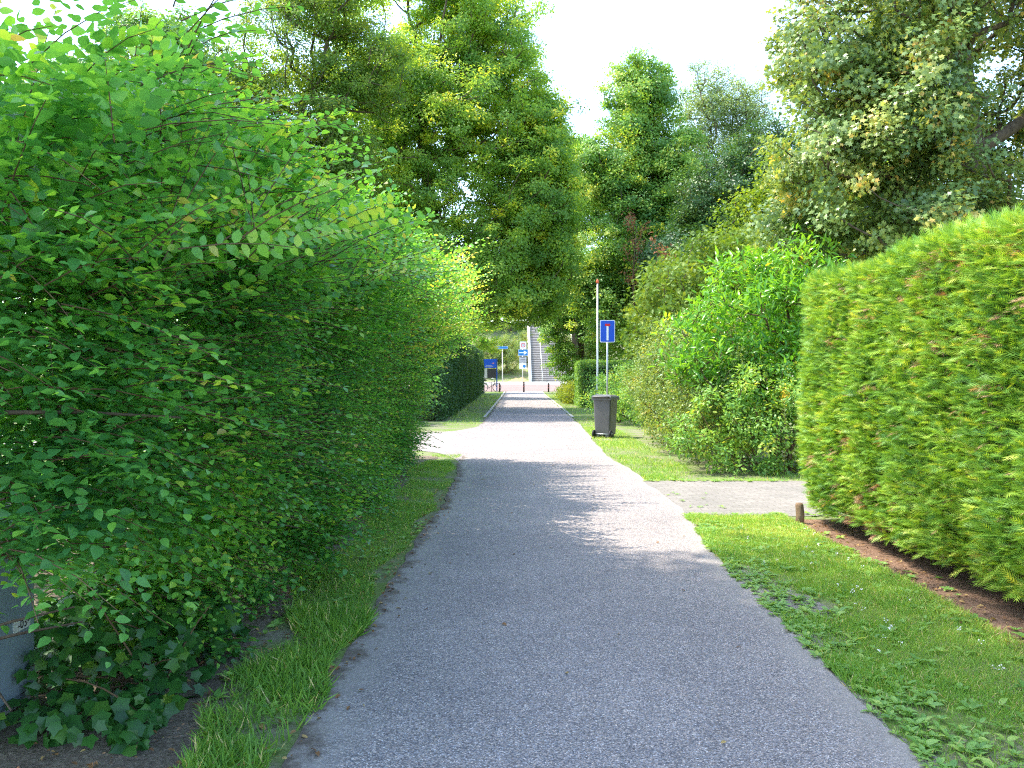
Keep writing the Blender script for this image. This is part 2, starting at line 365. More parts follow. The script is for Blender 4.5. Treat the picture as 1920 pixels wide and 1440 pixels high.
def grid_sheet(name, xs_fn, ys, nc, dz, mat, **attrs):
    """rows over ys, each row spans xs_fn(y) -> (x0, x1)"""
    ys = np.asarray(ys, float); u = np.linspace(0, 1, nc)
    x0, x1 = xs_fn(ys); X = x0[:, None] + (x1 - x0)[:, None] * u[None]; Y = np.repeat(ys[:, None], nc, 1)
    Z = gz(X, Y) + dz
    V = np.stack([X, Y, Z], -1).reshape(-1, 3)
    i = np.arange(len(ys) - 1)[:, None] * nc; j = np.arange(nc - 1)[None]
    F = np.stack([i + j, i + j + 1, i + nc + j + 1, i + nc + j], -1).reshape(-1, 4)
    pa = {}
    if attrs.get('edges'):
        pa['edge_left'] = np.where((Y > 16.2) & (Y < 26), 9.0, X - x0[:, None]).ravel(); pa['edge_right'] = (x1[:, None] - X).ravel()
    if attrs.get('far'):
        pa['edge_left'] = np.full(X.size, 9.0); pa['edge_right'] = np.full(X.size, 9.0)
    o = npmesh(name, V, F, mat, smooth=True, pattrs=pa)
    o['kind'] = 'structure'
    return o

ysg = np.concatenate([np.linspace(-60, 0, 13), np.linspace(1, 64, 40), np.linspace(65, 109, 70), np.linspace(112, 200, 20), [300, 500, 900]])
def wide(y):
    return np.full_like(y, -500.0), np.full_like(y, 500.0)
grid_sheet('ground', wide, ysg, 61, 0.0, M['ground'])

yp = np.concatenate([np.arange(-8, 25, 0.08), np.arange(25, 68.2, 0.25)])
rg = np.random.default_rng(5)
def path_x(y):
    p = np.stack([y, y * 0, y * 0], -1)
    return pl(y) + 0.03 * wob(p, 1, 3.0) + 0.022 * wob(p, 2, 9.0), pr(y) + 0.035 * wob(p, 3, 2.6) + 0.025 * wob(p, 4, 8.0)
grid_sheet('path', path_x, yp, 40, 0.010, M['asphalt'], edges=True)
# the lane that leaves to the left behind the big hedge
def lane_row(xs):
    return xs
yl = np.linspace(16.4, 24.4, 60)
def lane_x(y):
    t = np.clip((y - 16.4) / 1.0, 0, 1); t2 = np.clip((24.4 - y) / 1.2, 0, 1)
    r = np.minimum(np.sqrt(1 - (1 - t) ** 2), np.sqrt(1 - (1 - t2) ** 2))
    return np.full_like(y, -40.0), -1.9 + 1.1 * np.clip(r * 0 + 1, 0, 1) * 1.0
def lane_sheet():
    # quad sheet with rounded mouth: rows over x, span in y
    xs = np.concatenate([np.linspace(-40, -4, 14), np.linspace(-3.6, -0.6, 36)])
    def span(x):
        t = np.clip((x + 2.3) / 1.45, 0, 1)
        return 17.25 - 2.6 * t ** 3.0, 22.6 + 3.2 * t ** 3.0
    nc = 14; u = np.linspace(0, 1, nc); a, b = span(xs)
    Y = a[:, None] + (b - a)[:, None] * u[None]; X = np.repeat(xs[:, None], nc, 1)
    V = np.stack([X, Y, X * 0 + 0.006], -1).reshape(-1, 3)
    i = np.arange(len(xs) - 1)[:, None] * nc; j = np.arange(nc - 1)[None]
    F = np.stack([i + j, i + nc + j, i + nc + j + 1, i + j + 1], -1).reshape(-1, 4)
    o = npmesh('side_lane', V, F, M['asphalt'], pattrs={'edge_left': np.full(len(V), 9.0), 'edge_right': np.full(len(V), 9.0)})
    o['kind'] = 'structure'
lane_sheet()
def drive_x(y):
    return pr(y) - 0.15 + 0 * y, np.full_like(y, 12.0)
grid_sheet('driveway', drive_x, np.linspace(9.42, 12.45, 12), 20, 0.006, M['driveway'])
grid_sheet('street', lambda y: (np.full_like(y, -90.0), np.full_like(y, 90.0)), np.linspace(68.0, 77.0, 30), 20, 0.012, M['street'])
grid_sheet('pavement', lambda y: (np.full_like(y, -90.0), np.full_like(y, 90.0)), np.linspace(77.16, 83.0, 20), 20, 0.13, M['pavement'])
def kerb():
    V = []; ys = [77.0, 77.0, 77.15, 77.15]; zs = [-0.1, 0.125, 0.135, -0.1]
    for x in (-90, 90):
        for y, z in zip(ys, zs): V.append((x, y, float(gz(0, y)) + z))
    F = np.array([[0, 1, 5, 4], [1, 2, 6, 5], [2, 3, 7, 6]])
    o = npmesh('kerb', np.array(V), F, M['concrete']); o['kind'] = 'structure'
kerb()
for s in (-1, 1):
    f = (lambda y: (pl(y) - 0.14, pl(y) - 0.035)) if s < 0 else (lambda y: (pr(y) + 0.035, pr(y) + 0.14))
    grid_sheet('path_edging', f, np.linspace(30, 67.8, 90), 3, 0.014, M['concrete'])
# bare soil under the hedges
def soil_left(y):
    p = np.stack([y, y * 0, y * 0], -1)
    return np.full_like(y, -4.6), -1.52 + 0.13 * wob(p, 11, 2.0) + 0.05 * wob(p, 12, 7.0) + 0.12 * np.clip(5 - y, 0, 2)
grid_sheet('soil', soil_left, np.arange(-4, 16.2, 0.12), 10, 0.004, M['soil'])
def soil_right(y):
    p = np.stack([y, y * 0, y * 0], -1)
    return 2.90 + 0.06 * wob(p, 13, 2.4) + 0.03 * wob(p, 14, 8.0), np.full_like(y, 5.2)
grid_sheet('soil', soil_right, np.arange(-4, 9.3, 0.12), 8, 0.004, M['mulch'])

def worn(y):
    p = np.stack([y, y * 0, y * 0], -1)
    return pr(y) - 0.05 + 0 * y, pr(y) + 0.20 + 0.13 * wob(p, 15, 2.2) + 0.06 * wob(p, 16, 7.0)
grid_sheet('soil', worn, np.arange(1.0, 9.4, 0.08), 6, 0.005, M['worn_soil'])

# ------------------------------------------------------------------ foliage tools
def T_simple(wd=0.55, fold=0.10):
    v = np.array([[0, 0, 0], [0.42, wd / 2, fold], [1, 0, -0.04], [0.42, -wd / 2, fold]])
    return v, np.array([[0, 2, 1], [0, 3, 2]])
def T_ovate(wd=0.62, fold=0.09, curl=0.10):
    v = np.array([[0, 0, 0], [0.35, 0, 0.01], [0.72, 0, -curl * 0.4], [1.05, 0, -curl],
                  [0.22, wd * 0.42, fold * 0.8], [0.55, wd * 0.48, fold * 0.8], [0.82, wd * 0.27, fold * 0.2 - curl * 0.4],
                  [0.22, -wd * 0.42, fold * 0.8], [0.55, -wd * 0.48, fold * 0.8], [0.82, -wd * 0.27, fold * 0.2 - curl * 0.4]])
    f = [[0, 1, 4], [1, 5, 4], [1, 2, 5], [2, 6, 5], [2, 3, 6], [0, 7, 1], [1, 7, 8], [1, 8, 2], [2, 8, 9], [2, 9, 3]]
    return v, np.array(f)
def T_long(wd=0.30, fold=0.05, curl=0.12):
    return T_ovate(wd, fold, curl)
def T_lobed(depth=0.45):
    v = [[0.38, 0, 0.03]]; n = 11
    rad = [0.40, 0.62, 0.30, 0.66, 0.34, 0.68, 0.34, 0.66, 0.30, 0.62, 0.40]
    for i in range(n):
        a = math.pi + (i + 0.5) / n * 2 * math.pi
        v.append([0.38 + rad[i] * math.cos(a), rad[i] * math.sin(a) * 0.95, -0.06 * (rad[i] > 0.5)])
    f = [[0, i + 1, (i + 1) % n + 1] for i in range(n)]
    return np.array(v), np.array(f)
def T_ivy():
    rad = [(-180, 0.30), (-140, 0.50), (-112, 0.40), (-72, 0.60), (-40, 0.44), (0, 0.78), (40, 0.44), (72, 0.60), (112, 0.40), (140, 0.50)]
    v = [[0.36, 0, 0.04]] + [[0.36 + q * math.cos(R(a)), q * math.sin(R(a)), -0.05 * (q > 0.48)] for a, q in rad]
    return np.array(v), np.array([[0, i + 1, (i + 1) % 10 + 1] for i in range(10)])
def T_frond(pairs=5, wd=0.055, ang=38, tip=True, droop=0.10):
    V = []; F = []
    def spike(p, d, L, w_):
        q = np.array([-d[1], d[0], 0]); n = len(V)
        e = p + d * L
        V.extend([p - q * w_ / 2, p + q * w_ / 2, e]); F.append([n, n + 1, n + 2])
    for i in range(pairs):
        x = 0.08 + 0.70 * i / pairs
        L = 0.48 * (1 - 0.55 * i / pairs)
        for s in (-1, 1):
            d = np.array([math.cos(R(ang)), s * math.sin(R(ang)), 0])
            spike(np.array([x + 0.05 * (s > 0), 0, 0.0]), d, L, wd * 1.35)
    spike(np.array([0, 0, 0.0]), np.array([1.0, 0, 0]), 1.0, wd * 1.2)
    V = np.array(V); V[:, 2] = -droop * V[:, 0] ** 2 + 0.05 * np.abs(V[:, 1])
    return V, np.array(F)
def T_blade():
    v = np.array([[0, -0.045, 0], [0, 0.045, 0], [0.55, -0.032, 0.07], [0.55, 0.032, 0.07], [1.0, 0, 0.24]])
    return v, np.array([[0, 1, 3], [0, 3, 2], [2, 3, 4]])

def scatter(tpl, P, X, Nn, size, tint):
    """place a template: +x of it along X, +z along Nn"""
    tv, tf = tpl
    X = nrm(X); Yd = nrm(np.cross(Nn, X)); Z = np.cross(X, Yd)
    n = len(P); k = len(tv)
    V = P[:, None, :] + size[:, None, None] * (tv[None, :, 0:1] * X[:, None, :] + tv[None, :, 1:2] * Yd[:, None, :] + tv[None, :, 2:3] * Z[:, None, :])
    F = (np.arange(n)[:, None, None] * k + tf[None]).reshape(-1, 3)
    return V.reshape(-1, 3), F, np.repeat(tint, len(tf))

def merge(parts):
    V = []; F = []; A = []; n = 0
    for v, f, a in parts:
        V.append(v); F.append(f + n); A.append(a); n += len(v)
    return np.concatenate(V), np.concatenate(F), np.concatenate(A)

def foliage(name, parts, mat, parent):
    V, F, A = merge(parts)
    return npmesh(name, V, F, mat, parent, attrs={'tint': A})

UP = np.array([0, 0, 1.0])

def sprays(r, base, dirs, L, nleaf, size, tpl, tint, flat=0.75, ang=58, sag=0.25, tubes=None, tub_every=4, plane=None):
    """twigs with two rows of leaves; base (T,3), dirs (T,3), L (T,)"""
    T = len(base); d = nrm(dirs)
    pn = nrm(UP * flat + r.normal(size=(T, 3)) * (1 - flat) * 0.9) if plane is None else plane
    side = nrm(np.cross(pn, d)); pn = np.cross(d, side)
    s = (np.arange(nleaf) + 0.6) / nleaf
    Pt = base[:, None, :] + d[:, None, :] * (L[:, None] * s[None])[..., None]
    Pt[..., 2] -= sag * (L[:, None] * s[None] ** 2)
    sg = np.where(np.arange(nleaf) % 2 == 0, 1.0, -1.0)[None, :, None]
    an = R(ang) + r.normal(size=(T, nleaf)) * 0.16
    ld = d[:, None, :] * np.cos(an)[..., None] + sg * side[:, None, :] * np.sin(an)[..., None]
    ld = ld + r.normal(size=ld.shape) * 0.13; ld[..., 2] -= 0.12
    ln = pn[:, None, :] + r.normal(size=ld.shape) * 0.30
    sz = size[:, None] * (1.0 - 0.42 * np.abs(s[None] - 0.45)) * r.uniform(0.82, 1.15, size=(T, nleaf))
    tn = np.clip(tint[:, None] + 0.10 * s[None] + r.normal(size=(T, nleaf)) * 0.10, 0, 1)
    if tubes is not None:
        for i in range(0, T, tub_every):
            ss = np.linspace(0, 1, 4); q = base[i] + d[i] * (L[i] * ss)[:, None]; q[:, 2] -= sag * L[i] * ss ** 2
            tubes.add(q, [0.0028, 0.0024, 0.0018, 0.0010], 4, cap=False)
    return scatter(tpl, Pt.reshape(-1, 3), ld.reshape(-1, 3), ln.reshape(-1, 3), sz.ravel(), tn.ravel())

def skeleton(r, trunk_nodes, pts, trunk_r, bend=0.12, sides=6, tip=0.010, lean=0.35):
    """greedy tree that joins every clump centre to the trunk"""
    N0 = len(trunk_nodes); P = np.concatenate([trunk_nodes, pts]); n = len(P)
    par = np.full(n, -1); plen = np.zeros(n)
    for i in range(1, N0): par[i] = i - 1; plen[i] = plen[i - 1] + 0.25 * np.linalg.norm(P[i] - P[i - 1])
    best = np.full(n, np.inf); bj = np.zeros(n, int); done = np.zeros(n, bool); done[:N0] = True
    def relax(j):
        dv = P - P[j]; dd = np.linalg.norm(dv, axis=1)
        c = dd * (1 + 0.9 * np.clip(-dv[:, 2] / np.maximum(dd, 1e-6), 0, 1)) + lean * plen[j]
        m = (~done) & (c < best); best[m] = c[m]; bj[m] = j
    for j in range(1 if N0 > 2 else 0, N0): relax(j)
    order = []
    for _ in range(n - N0):
        i = int(np.argmin(np.where(done, np.inf, best)))
        done[i] = True; par[i] = bj[i]; plen[i] = plen[bj[i]] + np.linalg.norm(P[i] - P[bj[i]]); order.append(i); relax(i)
    e = 2.3; a = np.full(n, tip ** e)
    for i in reversed(list(range(1, N0)) + order): a[par[i]] += a[i]
    rad = a ** (1 / e); rad *= 1.0
    k = trunk_r / rad[0]; rad = np.maximum(rad * (1 + (k - 1) * (rad / rad[0]) ** 0.7), tip)
    tb = Tubes()
    if N0 > 1:
        rr = rad[:N0].copy(); rr[0] *= 1.25
        tb.add(P[:N0], rr, 10)
    for i in order:
        p, q = P[par[i]], P[i]; L = np.linalg.norm(q - p)
        if L < 1e-4: continue
        ss = np.linspace(0, 1, 4)[:, None]
        c = p + (q - p) * ss; b = r.normal(size=3) * bend * L; b[2] -= 0.08 * L
        c = c + b * (ss * (1 - ss) * 2.0)
        r0 = min(rad[par[i]] * 0.86, rad[i] * 1.5)
        tb.add(c, np.linspace(r0, rad[i], 4), sides, cap=False)
    return tb

def lobes_points(r, lobes, n, shell=0.45):
    L = np.array(lobes, float); vol = L[:, 3] * L[:, 4] * L[:, 5]; wt = vol ** 0.75; wt /= wt.sum()
    k = r.choice(len(L), n, p=wt)
    d = nrm(r.normal(size=(n, 3))); rr = r.uniform(0, 1, n) ** shell
    return L[k, :3] + d * L[k, 3:6] * rr[:, None], d, rr

def tree(name, label, base, trunk, lobes, ncl, nleaf, clump, leaf, mat, tpl, seed, trunk_r=0.2, bark='bark', cat='tree', group=None,
         up=0.55, shell=0.42, flat=0.6, tip=0.010, stem='trunk', zmin=0.05, tbias=0.0, droop=0.25, lean=0.35, bend=0.12, tspread=0.2, void=None, vsc=1.1, coh=0.0):
    r = np.random.default_rng(seed)
    b = np.array(base, float)
    root = empty(name, tuple(b), label=label, cat=cat, group=group)
    L = [(x - b[0], y - b[1], z - b[2], rx, ry, rz) for x, y, z, rx, ry, rz in lobes]
    C, D, rr = lobes_points(r, L, int(ncl * (1.9 if void is not None else 1)), shell)
    if void is not None:
        kp = wob(C, seed + 500, vsc) + 0.5 * wob(C, seed + 501, vsc * 2.6) > void
        C, D, rr = C[kp][:ncl], D[kp][:ncl], rr[kp][:ncl]; ncl = len(C)
    C = C + 0.25 * clump * r.normal(size=C.shape); C[:, 2] = np.maximum(C[:, 2], zmin + 0.1)
    tn = np.array([(x - b[0], y - b[1], z - b[2]) for x, y, z in trunk], float)
    skeleton(r, tn, C, trunk_r, tip=tip, lean=lean, bend=bend).build(stem, M[bark], root)
    ct = np.clip(0.42 + tbias + tspread * r.normal(size=ncl), 0, 0.86)
    k = np.repeat(np.arange(ncl), nleaf); n = len(k)
    sz_c = clump * r.uniform(0.65, 1.25, ncl)
    off = nrm(r.normal(size=(n, 3))) * (r.uniform(0, 1, n) ** 0.5)[:, None]
    off[:, 2] *= flat
    P = C[k] + off * sz_c[k][:, None]; P[:, 2] = np.maximum(P[:, 2], zmin)
    cn = nrm(UP * 0.5 + 0.6 * D + 0.45 * r.normal(size=D.shape))
    nn = nrm(UP * up * (1 - coh) + 0.25 * D[k] + coh * cn[k] + r.normal(size=(n, 3)) * (0.5 - 0.15 * coh))
    xd = off + 0.6 * r.normal(size=(n, 3)); xd[:, 2] -= droop
    xd = xd - nn * np.sum(xd * nn, 1, keepdims=True) * 0.8
    tint = np.clip(ct[k] + 0.13 * r.normal(size=n), 0, 0.97)
    foliage('crown' if stem == 'trunk' else 'foliage', [scatter(tpl, P, xd, nn, leaf * r.uniform(0.7, 1.25, n), tint)], M[mat], root)
    return root

def copy_tree(o, loc, rz, sc, label):
    c = o.copy(); COL.objects.link(c); c.location = loc; c.rotation_euler = (0, 0, rz); c.scale = sc; c['label'] = label
    for ch in list(o.children):
        d = ch.copy(); COL.objects.link(d); d.parent = c
    return c

# ------------------------------------------------------------------ clipped box hedges
def box_hedge(name, label, x0, x1, y0, y1, H, n, leaf, tpl, mat, seed, faces, rnd=0.25, depth=0.18, und=0.07, frond=False, brown=0.0, zmin=0.05, core_in=0.30, stems=True, cat='hedge', tuck=0.0, outw=0.55):
    r = np.random.default_rng(seed)
    root = empty(name, ((x0 + x1) / 2, (y0 + y1) / 2, 0), label=label, cat=cat)
    o0 = np.array([(x0 + x1) / 2, (y0 + y1) / 2, 0.0])
    spec = {'w': ((y1 - y0) * H), 'e': ((y1 - y0) * H), 's': ((x1 - x0) * H), 'n': ((x1 - x0) * H), 't': ((x1 - x0) * (y1 - y0))}
    tot = sum(spec[f] * faces[f] for f in faces)
    Ps = []; Ns = []
    for f, wgt in faces.items():
        m = int(n * spec[f] * wgt / tot); u = r.uniform(0, 1, m); v = r.uniform(0, 1, m)
        if f in 'we':
            p = np.stack([np.full(m, x0 if f == 'w' else x1), y0 + u * (y1 - y0), zmin + v * (H - zmin)], 1); nv = np.array([-1.0 if f == 'w' else 1.0, 0, 0])
        elif f in 'sn':
            p = np.stack([x0 + u * (x1 - x0), np.full(m, y0 if f == 's' else y1), zmin + v * (H - zmin)], 1); nv = np.array([0, -1.0 if f == 's' else 1.0, 0])
        else:
            p = np.stack([x0 + u * (x1 - x0), y0 + v * (y1 - y0), np.full(m, H)], 1); nv = UP
        Ps.append(p); Ns.append(np.repeat(nv[None], m, 0))
    P = np.concatenate(Ps); N = np.concatenate(Ns); m = len(P)
    # round the box: pull to a rounded box of radius rnd
    lo = np.array([x0 + rnd, y0 + rnd, -9.0]); hi = np.array([x1 - rnd, y1 - rnd, H - rnd])
    c = np.clip(P, lo, hi); d = P - c; dl = np.linalg.norm(d, axis=1, keepdims=True)
    N = np.where(dl > 1e-6, d / np.maximum(dl, 1e-9), N); P = np.where(dl > rnd, c + N * rnd, P)
    if tuck: # the foot of the hedge draws back
        t = np.clip(1 - P[:, 2] / 0.55, 0, 1); P[:, 0] += tuck * t * np.sign(-N[:, 0]) * (np.abs(N[:, 0]) > 0.5)
    bump = wob(P, seed + 1, 2.0) * und + wob(P, seed + 2, 7.0) * und * 0.55
    inn = r.exponential(depth * 0.5, m)
    P = P + N * (bump - np.minimum(inn, depth * 2.5))[:, None]
    P[:, 2] = np.maximum(P[:, 2], zmin)
    if frond:
        dr = N * outw + r.normal(size=(m, 3)) * np.array([0.25, 0.42, 0.24]) + np.array([0, 0, 0.20])
        nn = UP * 0.75 + N * 0.35 + r.normal(size=(m, 3)) * 0.45
    else:
        dr = N * 0.35 + r.normal(size=(m, 3)) * 0.6 - UP * 0.15
        nn = N * 0.55 + UP * 0.45 + r.normal(size=(m, 3)) * 0.5
    cl = wob(P, seed + 3, 5.5)
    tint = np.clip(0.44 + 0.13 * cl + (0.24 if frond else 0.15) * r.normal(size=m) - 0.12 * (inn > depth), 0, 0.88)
    if brown:
        cb = wob(P, seed + 5, 17.0) + 0.45 * wob(P, seed + 6, 2.2) - 0.2 * (P[:, 2] / H - 0.4) + 0.12 * (6 - P[:, 1]) * (P[:, 2] < 0.75 * H)
        th = np.quantile(cb, 1 - brown)
        isb = (cb + 0.12 * r.normal(size=m) > th) | (r.uniform(0, 1, m) < brown * 0.2)
        tint = np.where(isb, r.uniform(0.93, 1.0, m), tint)
        dr = np.where(isb[:, None], dr * np.array([1, 1, 0.4]) - UP * 0.25, dr)
        P = P - N * (0.03 * isb)[:, None]
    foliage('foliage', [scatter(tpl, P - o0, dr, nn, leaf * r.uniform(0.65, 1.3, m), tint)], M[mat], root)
    # added solid dark core: gives inner shade and closes the view through the hedge
    bm = bmesh.new(); bmesh.ops.create_cube(bm, size=1.0)
    bmesh.ops.subdivide_edges(bm, edges=bm.edges[:], cuts=14, use_grid_fill=True)
    q = core_in
    for v in bm.verts:
        v.co = Vector((v.co.x * (x1 - x0 - 2 * q - tuck), v.co.y * (y1 - y0 - 2 * q), (v.co.z + 0.5) * (H - q - max(zmin, .12)) + max(zmin, .12)))
    cc = np.array([v.co[:] for v in bm.verts]); w_ = wob(cc, seed + 9, 5.0) * 0.06
    for v, a in zip(bm.verts, w_): v.co.x += a; v.co.y += a * 0.7
    me = bpy.data.meshes.new('dark_core'); bm.to_mesh(me); bm.free(); link('dark_core', me, M['core'], root)
    if stems:
        tb = Tubes(); yy = np.arange(y0 + 0.3, y1 - 0.2, 0.55)
        for y in yy:
            x = (x0 + x1) / 2 + r.uniform(-0.2, 0.2)
            tb.add(np.array([(x, y, 0), (x + r.uniform(-.05, .05), y + r.uniform(-.05, .05), 0.5), (x, y, 1.2)]) - o0, [0.045, 0.04, 0.035], 7)
        tb.build('stem', M['bark'], root)
    return root

# ------------------------------------------------------------------ right: the tall clipped conifer hedge beside the verge
box_hedge('conifer_hedge', 'tall clipped yellow-green conifer hedge with brown dead patches beside the mown verge', 3.14, 4.75, 1.6, 9.22, 2.60,
          85000, 0.125, T_frond(4, 0.036, 26), 'thuja_leaf', 21, {'w': 1.0, 't': 0.55, 'n': 0.8, 's': 0.15}, rnd=0.15, depth=0.17, und=0.05, frond=True, brown=0.11, zmin=0.16, core_in=0.17, tuck=0.10)
# stub of an old fence post at the end of that hedge
t = Tubes(); t.add([(0, 0, -0.1), (0.01, 0, 0.1), (0.0, 0.0, 0.20), (0.0, 0.0, 0.22)], [0.045, 0.044, 0.042, 0.034], 12)
o = t.build('fence_post', M['post_wood']); o.location = (3.02, 8.95, 0)
tag(o, 'weathered round wooden post stub at the driveway end of the conifer hedge', 'post')

# ------------------------------------------------------------------ left: the big loose hedge
def big_hedge():
    r = np.random.default_rng(31)
    root = empty('broadleaf_hedge', (-2.6, 9, 0), label='huge overgrown leafy green hedge leaning over the shaded verge of the path', cat='hedge')
    o0 = np.array([-2.6, 9, 0.0])
    zs = [0, 0.3, 1.0, 2.0, 2.8, 3.3, 3.9]; xf = [-1.78, -1.66, -1.42, -1.22, -1.06, -1.15, -1.8]
    def face(y, z):
        x = np.interp(z, zs, xf) - 0.16 * np.clip(y - 13.6, 0, 3) - 0.02 * np.clip(y - 8, 0, 5)
        p = np.stack([y * 1.0, z * 1.2, y * 0], -1)
        return x - 0.06 + 0.24 * wob(p, 41, 1.5) + 0.17 * wob(p, 42, 4.2)
    def top(y):
        p = np.stack([y, y * 0, y * 0], -1)
        return 2.62 + 0.075 * np.clip(y - 3, -1, 7.5) - 0.30 * np.clip(y - 12.6, 0, 3.4) + 0.14 * wob(p, 43, 1.5)
    parts = []; tb = Tubes()
    tplA = T_ovate(0.64, 0.08, 0.12)
    # face twigs
    def add(n, ylo, yhi, depth, size, ykind=1.0, L=(0.28, 0.62)):
        y = ylo + (yhi - ylo) * r.uniform(0, 1, n) ** ykind
        z = r.uniform(0.10, 1, n) * (top(y) + 0.1)
        zlo = np.interp(y, [2.0, 3.9, 4.5, 5.2], [1.05, 0.95, 0.25, 0.05]); z = np.where(z < zlo, zlo + r.uniform(0, 1.6, n), z)
        inn = r.exponential(depth, n)
        x = face(y, z) - inn - 0.30
        gap = wob(np.stack([y, z, x * 0], -1), 47, 3.2) + 0.35 * r.normal(size=n)
        keep = (gap > -0.45) | (inn > 0.40)
        y, z, x, inn = y[keep], z[keep], x[keep], inn[keep]; m = len(y)
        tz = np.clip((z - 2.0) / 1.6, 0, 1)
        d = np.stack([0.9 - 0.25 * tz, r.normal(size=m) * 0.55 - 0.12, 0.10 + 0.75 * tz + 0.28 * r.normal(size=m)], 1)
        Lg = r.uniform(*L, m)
        ct = np.clip(0.33 + 0.22 * tz + 0.15 * wob(np.stack([x, y, z], -1), 49, 2.0) + 0.12 * r.normal(size=m), 0, 0.86)  # tint lifted with height for the light shining through the crest
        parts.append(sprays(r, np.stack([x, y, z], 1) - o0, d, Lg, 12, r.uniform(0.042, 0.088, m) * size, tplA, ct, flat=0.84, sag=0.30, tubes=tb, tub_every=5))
    add(9500, 2.6, 8.0, 0.34, 0.78)
    add(9500, 7.5, 15.4, 0.34, 0.82)
    # the top and the back of the hedge
    n = 4200
    y = r.uniform(2.6, 15.3, n); x = r.uniform(-4.2, -1.2, n)
    z = top(y) - 0.25 + 0.25 * r.uniform(-1.6, 1, n) - 0.20 * np.abs((x + 2.6) / 1.5) ** 2
    d = np.stack([r.normal(size=n) * 0.5 + 0.2, r.normal(size=n) * 0.5, 0.8 + 0 * x], 1)
    parts.append(sprays(r, np.stack([x, y, z], 1) - o0, d, r.uniform(0.3, 0.6, n), 10, r.uniform(0.055, 0.085, n), tplA, np.clip(0.5 + 0.13 * r.normal(size=n), 0, 0.86), flat=0.6, sag=0.2, tubes=tb, tub_every=5))
    n = 3000
    y = r.uniform(2.6, 15.3, n); z = r.uniform(0.1, 3.2, n); x = -4.0 + 0.2 * r.normal(size=n)
    d = np.stack([-0.9 + 0 * x, r.normal(size=n) * 0.5, 0.2 + 0.3 * r.normal(size=n)], 1)
    parts.append(sprays(r, np.stack([x, y, z], 1) - o0, d, r.uniform(0.3, 0.6, n), 9, r.uniform(0.06, 0.09, n), T_simple(0.62), np.clip(0.4 + 0.13 * r.normal(size=n), 0, 0.86), flat=0.6))
    # far end of the hedge, its tips in the sun
    n = 1300
    z = r.uniform(0.1, 2.6, n); y = 15.1 + 0.4 * r.uniform(-1, 1, n) - 0.25 * (z < 1.0); x = r.uniform(-3.9, -1.5, n) - 0.45 * (z < 1.0)
    d = np.stack([0.45 + 0.4 * r.normal(size=n), 0.8 + 0 * x, 0.25 + 0.3 * r.normal(size=n)], 1)
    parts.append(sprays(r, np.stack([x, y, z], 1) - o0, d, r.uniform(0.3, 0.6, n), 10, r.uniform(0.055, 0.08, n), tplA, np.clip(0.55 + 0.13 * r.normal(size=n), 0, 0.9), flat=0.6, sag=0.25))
    # long young shoots standing out of the crest
    n = 420
    y = np.concatenate([r.uniform(2.8, 8, 200), r.uniform(8, 15.0, 220)]); x = -0.95 - 1.5 * r.uniform(0, 1, n) ** 1.6; z = top(y) - 0.45 - 0.15 * r.uniform(0, 1, n)
    d = np.stack([0.7 + 0.55 * r.normal(size=n), 0.55 * r.normal(size=n), 0.7 + 0.3 * r.normal(size=n)], 1)
    parts.append(sprays(r, np.stack([x, y, z], 1) - o0, d, r.uniform(0.4, 0.8, n), 16, r.uniform(0.04, 0.066, n), tplA, np.clip(0.60 + 0.12 * r.normal(size=n), 0, 0.88), flat=0.5, sag=0.18, tubes=tb, tub_every=1))
    # arching shoots that reach out over the verge, in the sun near the far end
    n = 260
    y = r.uniform(10.5, 15.3, n); z = r.uniform(1.7, 3.1, n); x = face(y, z) + 0.05
    d = np.stack([0.9 + 0 * x, 0.3 * r.normal(size=n), 0.55 + 0.25 * r.normal(size=n)], 1)
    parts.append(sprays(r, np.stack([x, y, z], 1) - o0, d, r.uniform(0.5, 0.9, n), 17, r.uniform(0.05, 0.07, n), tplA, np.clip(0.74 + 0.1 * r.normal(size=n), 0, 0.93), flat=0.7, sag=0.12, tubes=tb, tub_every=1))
    # flat sprays standing proud of the face, one above the other
    n = 1500
    y = r.uniform(2.9, 15.0, n); z = r.uniform(0.35, 2.9, n); z = np.where((y < 4.6) & (z < 1.15), z + 1.1, z)
    x = face(y, z) - 0.22
    d = np.stack([0.85 + 0.2 * r.normal(size=n), -0.25 + 0.5 * r.normal(size=n), 0.12 + 0.18 * r.normal(size=n) + 0.12 * z], 1)
    parts.append(sprays(r, np.stack([x, y, z], 1) - o0, d, r.uniform(0.4, 0.72, n), 15, r.uniform(0.04, 0.066, n), tplA, np.clip(0.50 + 0.14 * r.normal(size=n), 0, 0.88), flat=0.9, sag=0.22, tubes=tb, tub_every=1))
    # low skirts that reach the ground
    n = 1300
    y = r.uniform(4.6, 14.8, n); z = r.uniform(0.06, 0.5, n); x = face(y, z) - 0.12 - 0.35 * r.uniform(0, 1, n)
    d = np.stack([0.85 + 0.25 * r.normal(size=n), 0.5 * r.normal(size=n), 0.02 + 0.2 * r.normal(size=n)], 1)
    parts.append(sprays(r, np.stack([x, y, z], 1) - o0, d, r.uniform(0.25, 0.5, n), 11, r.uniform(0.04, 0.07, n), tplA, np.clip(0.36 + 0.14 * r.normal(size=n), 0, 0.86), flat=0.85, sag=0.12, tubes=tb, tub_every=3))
    # strong upright shoots at the near end
    n = 22
    y = r.uniform(2.95, 3.9, n); x = r.uniform(-2.1, -1.35, n); z = r.uniform(2.25, 2.5, n)
    d = np.stack([0.12 + 0.3 * r.normal(size=n), 0.2 * r.normal(size=n), 1.0 + 0 * x], 1)
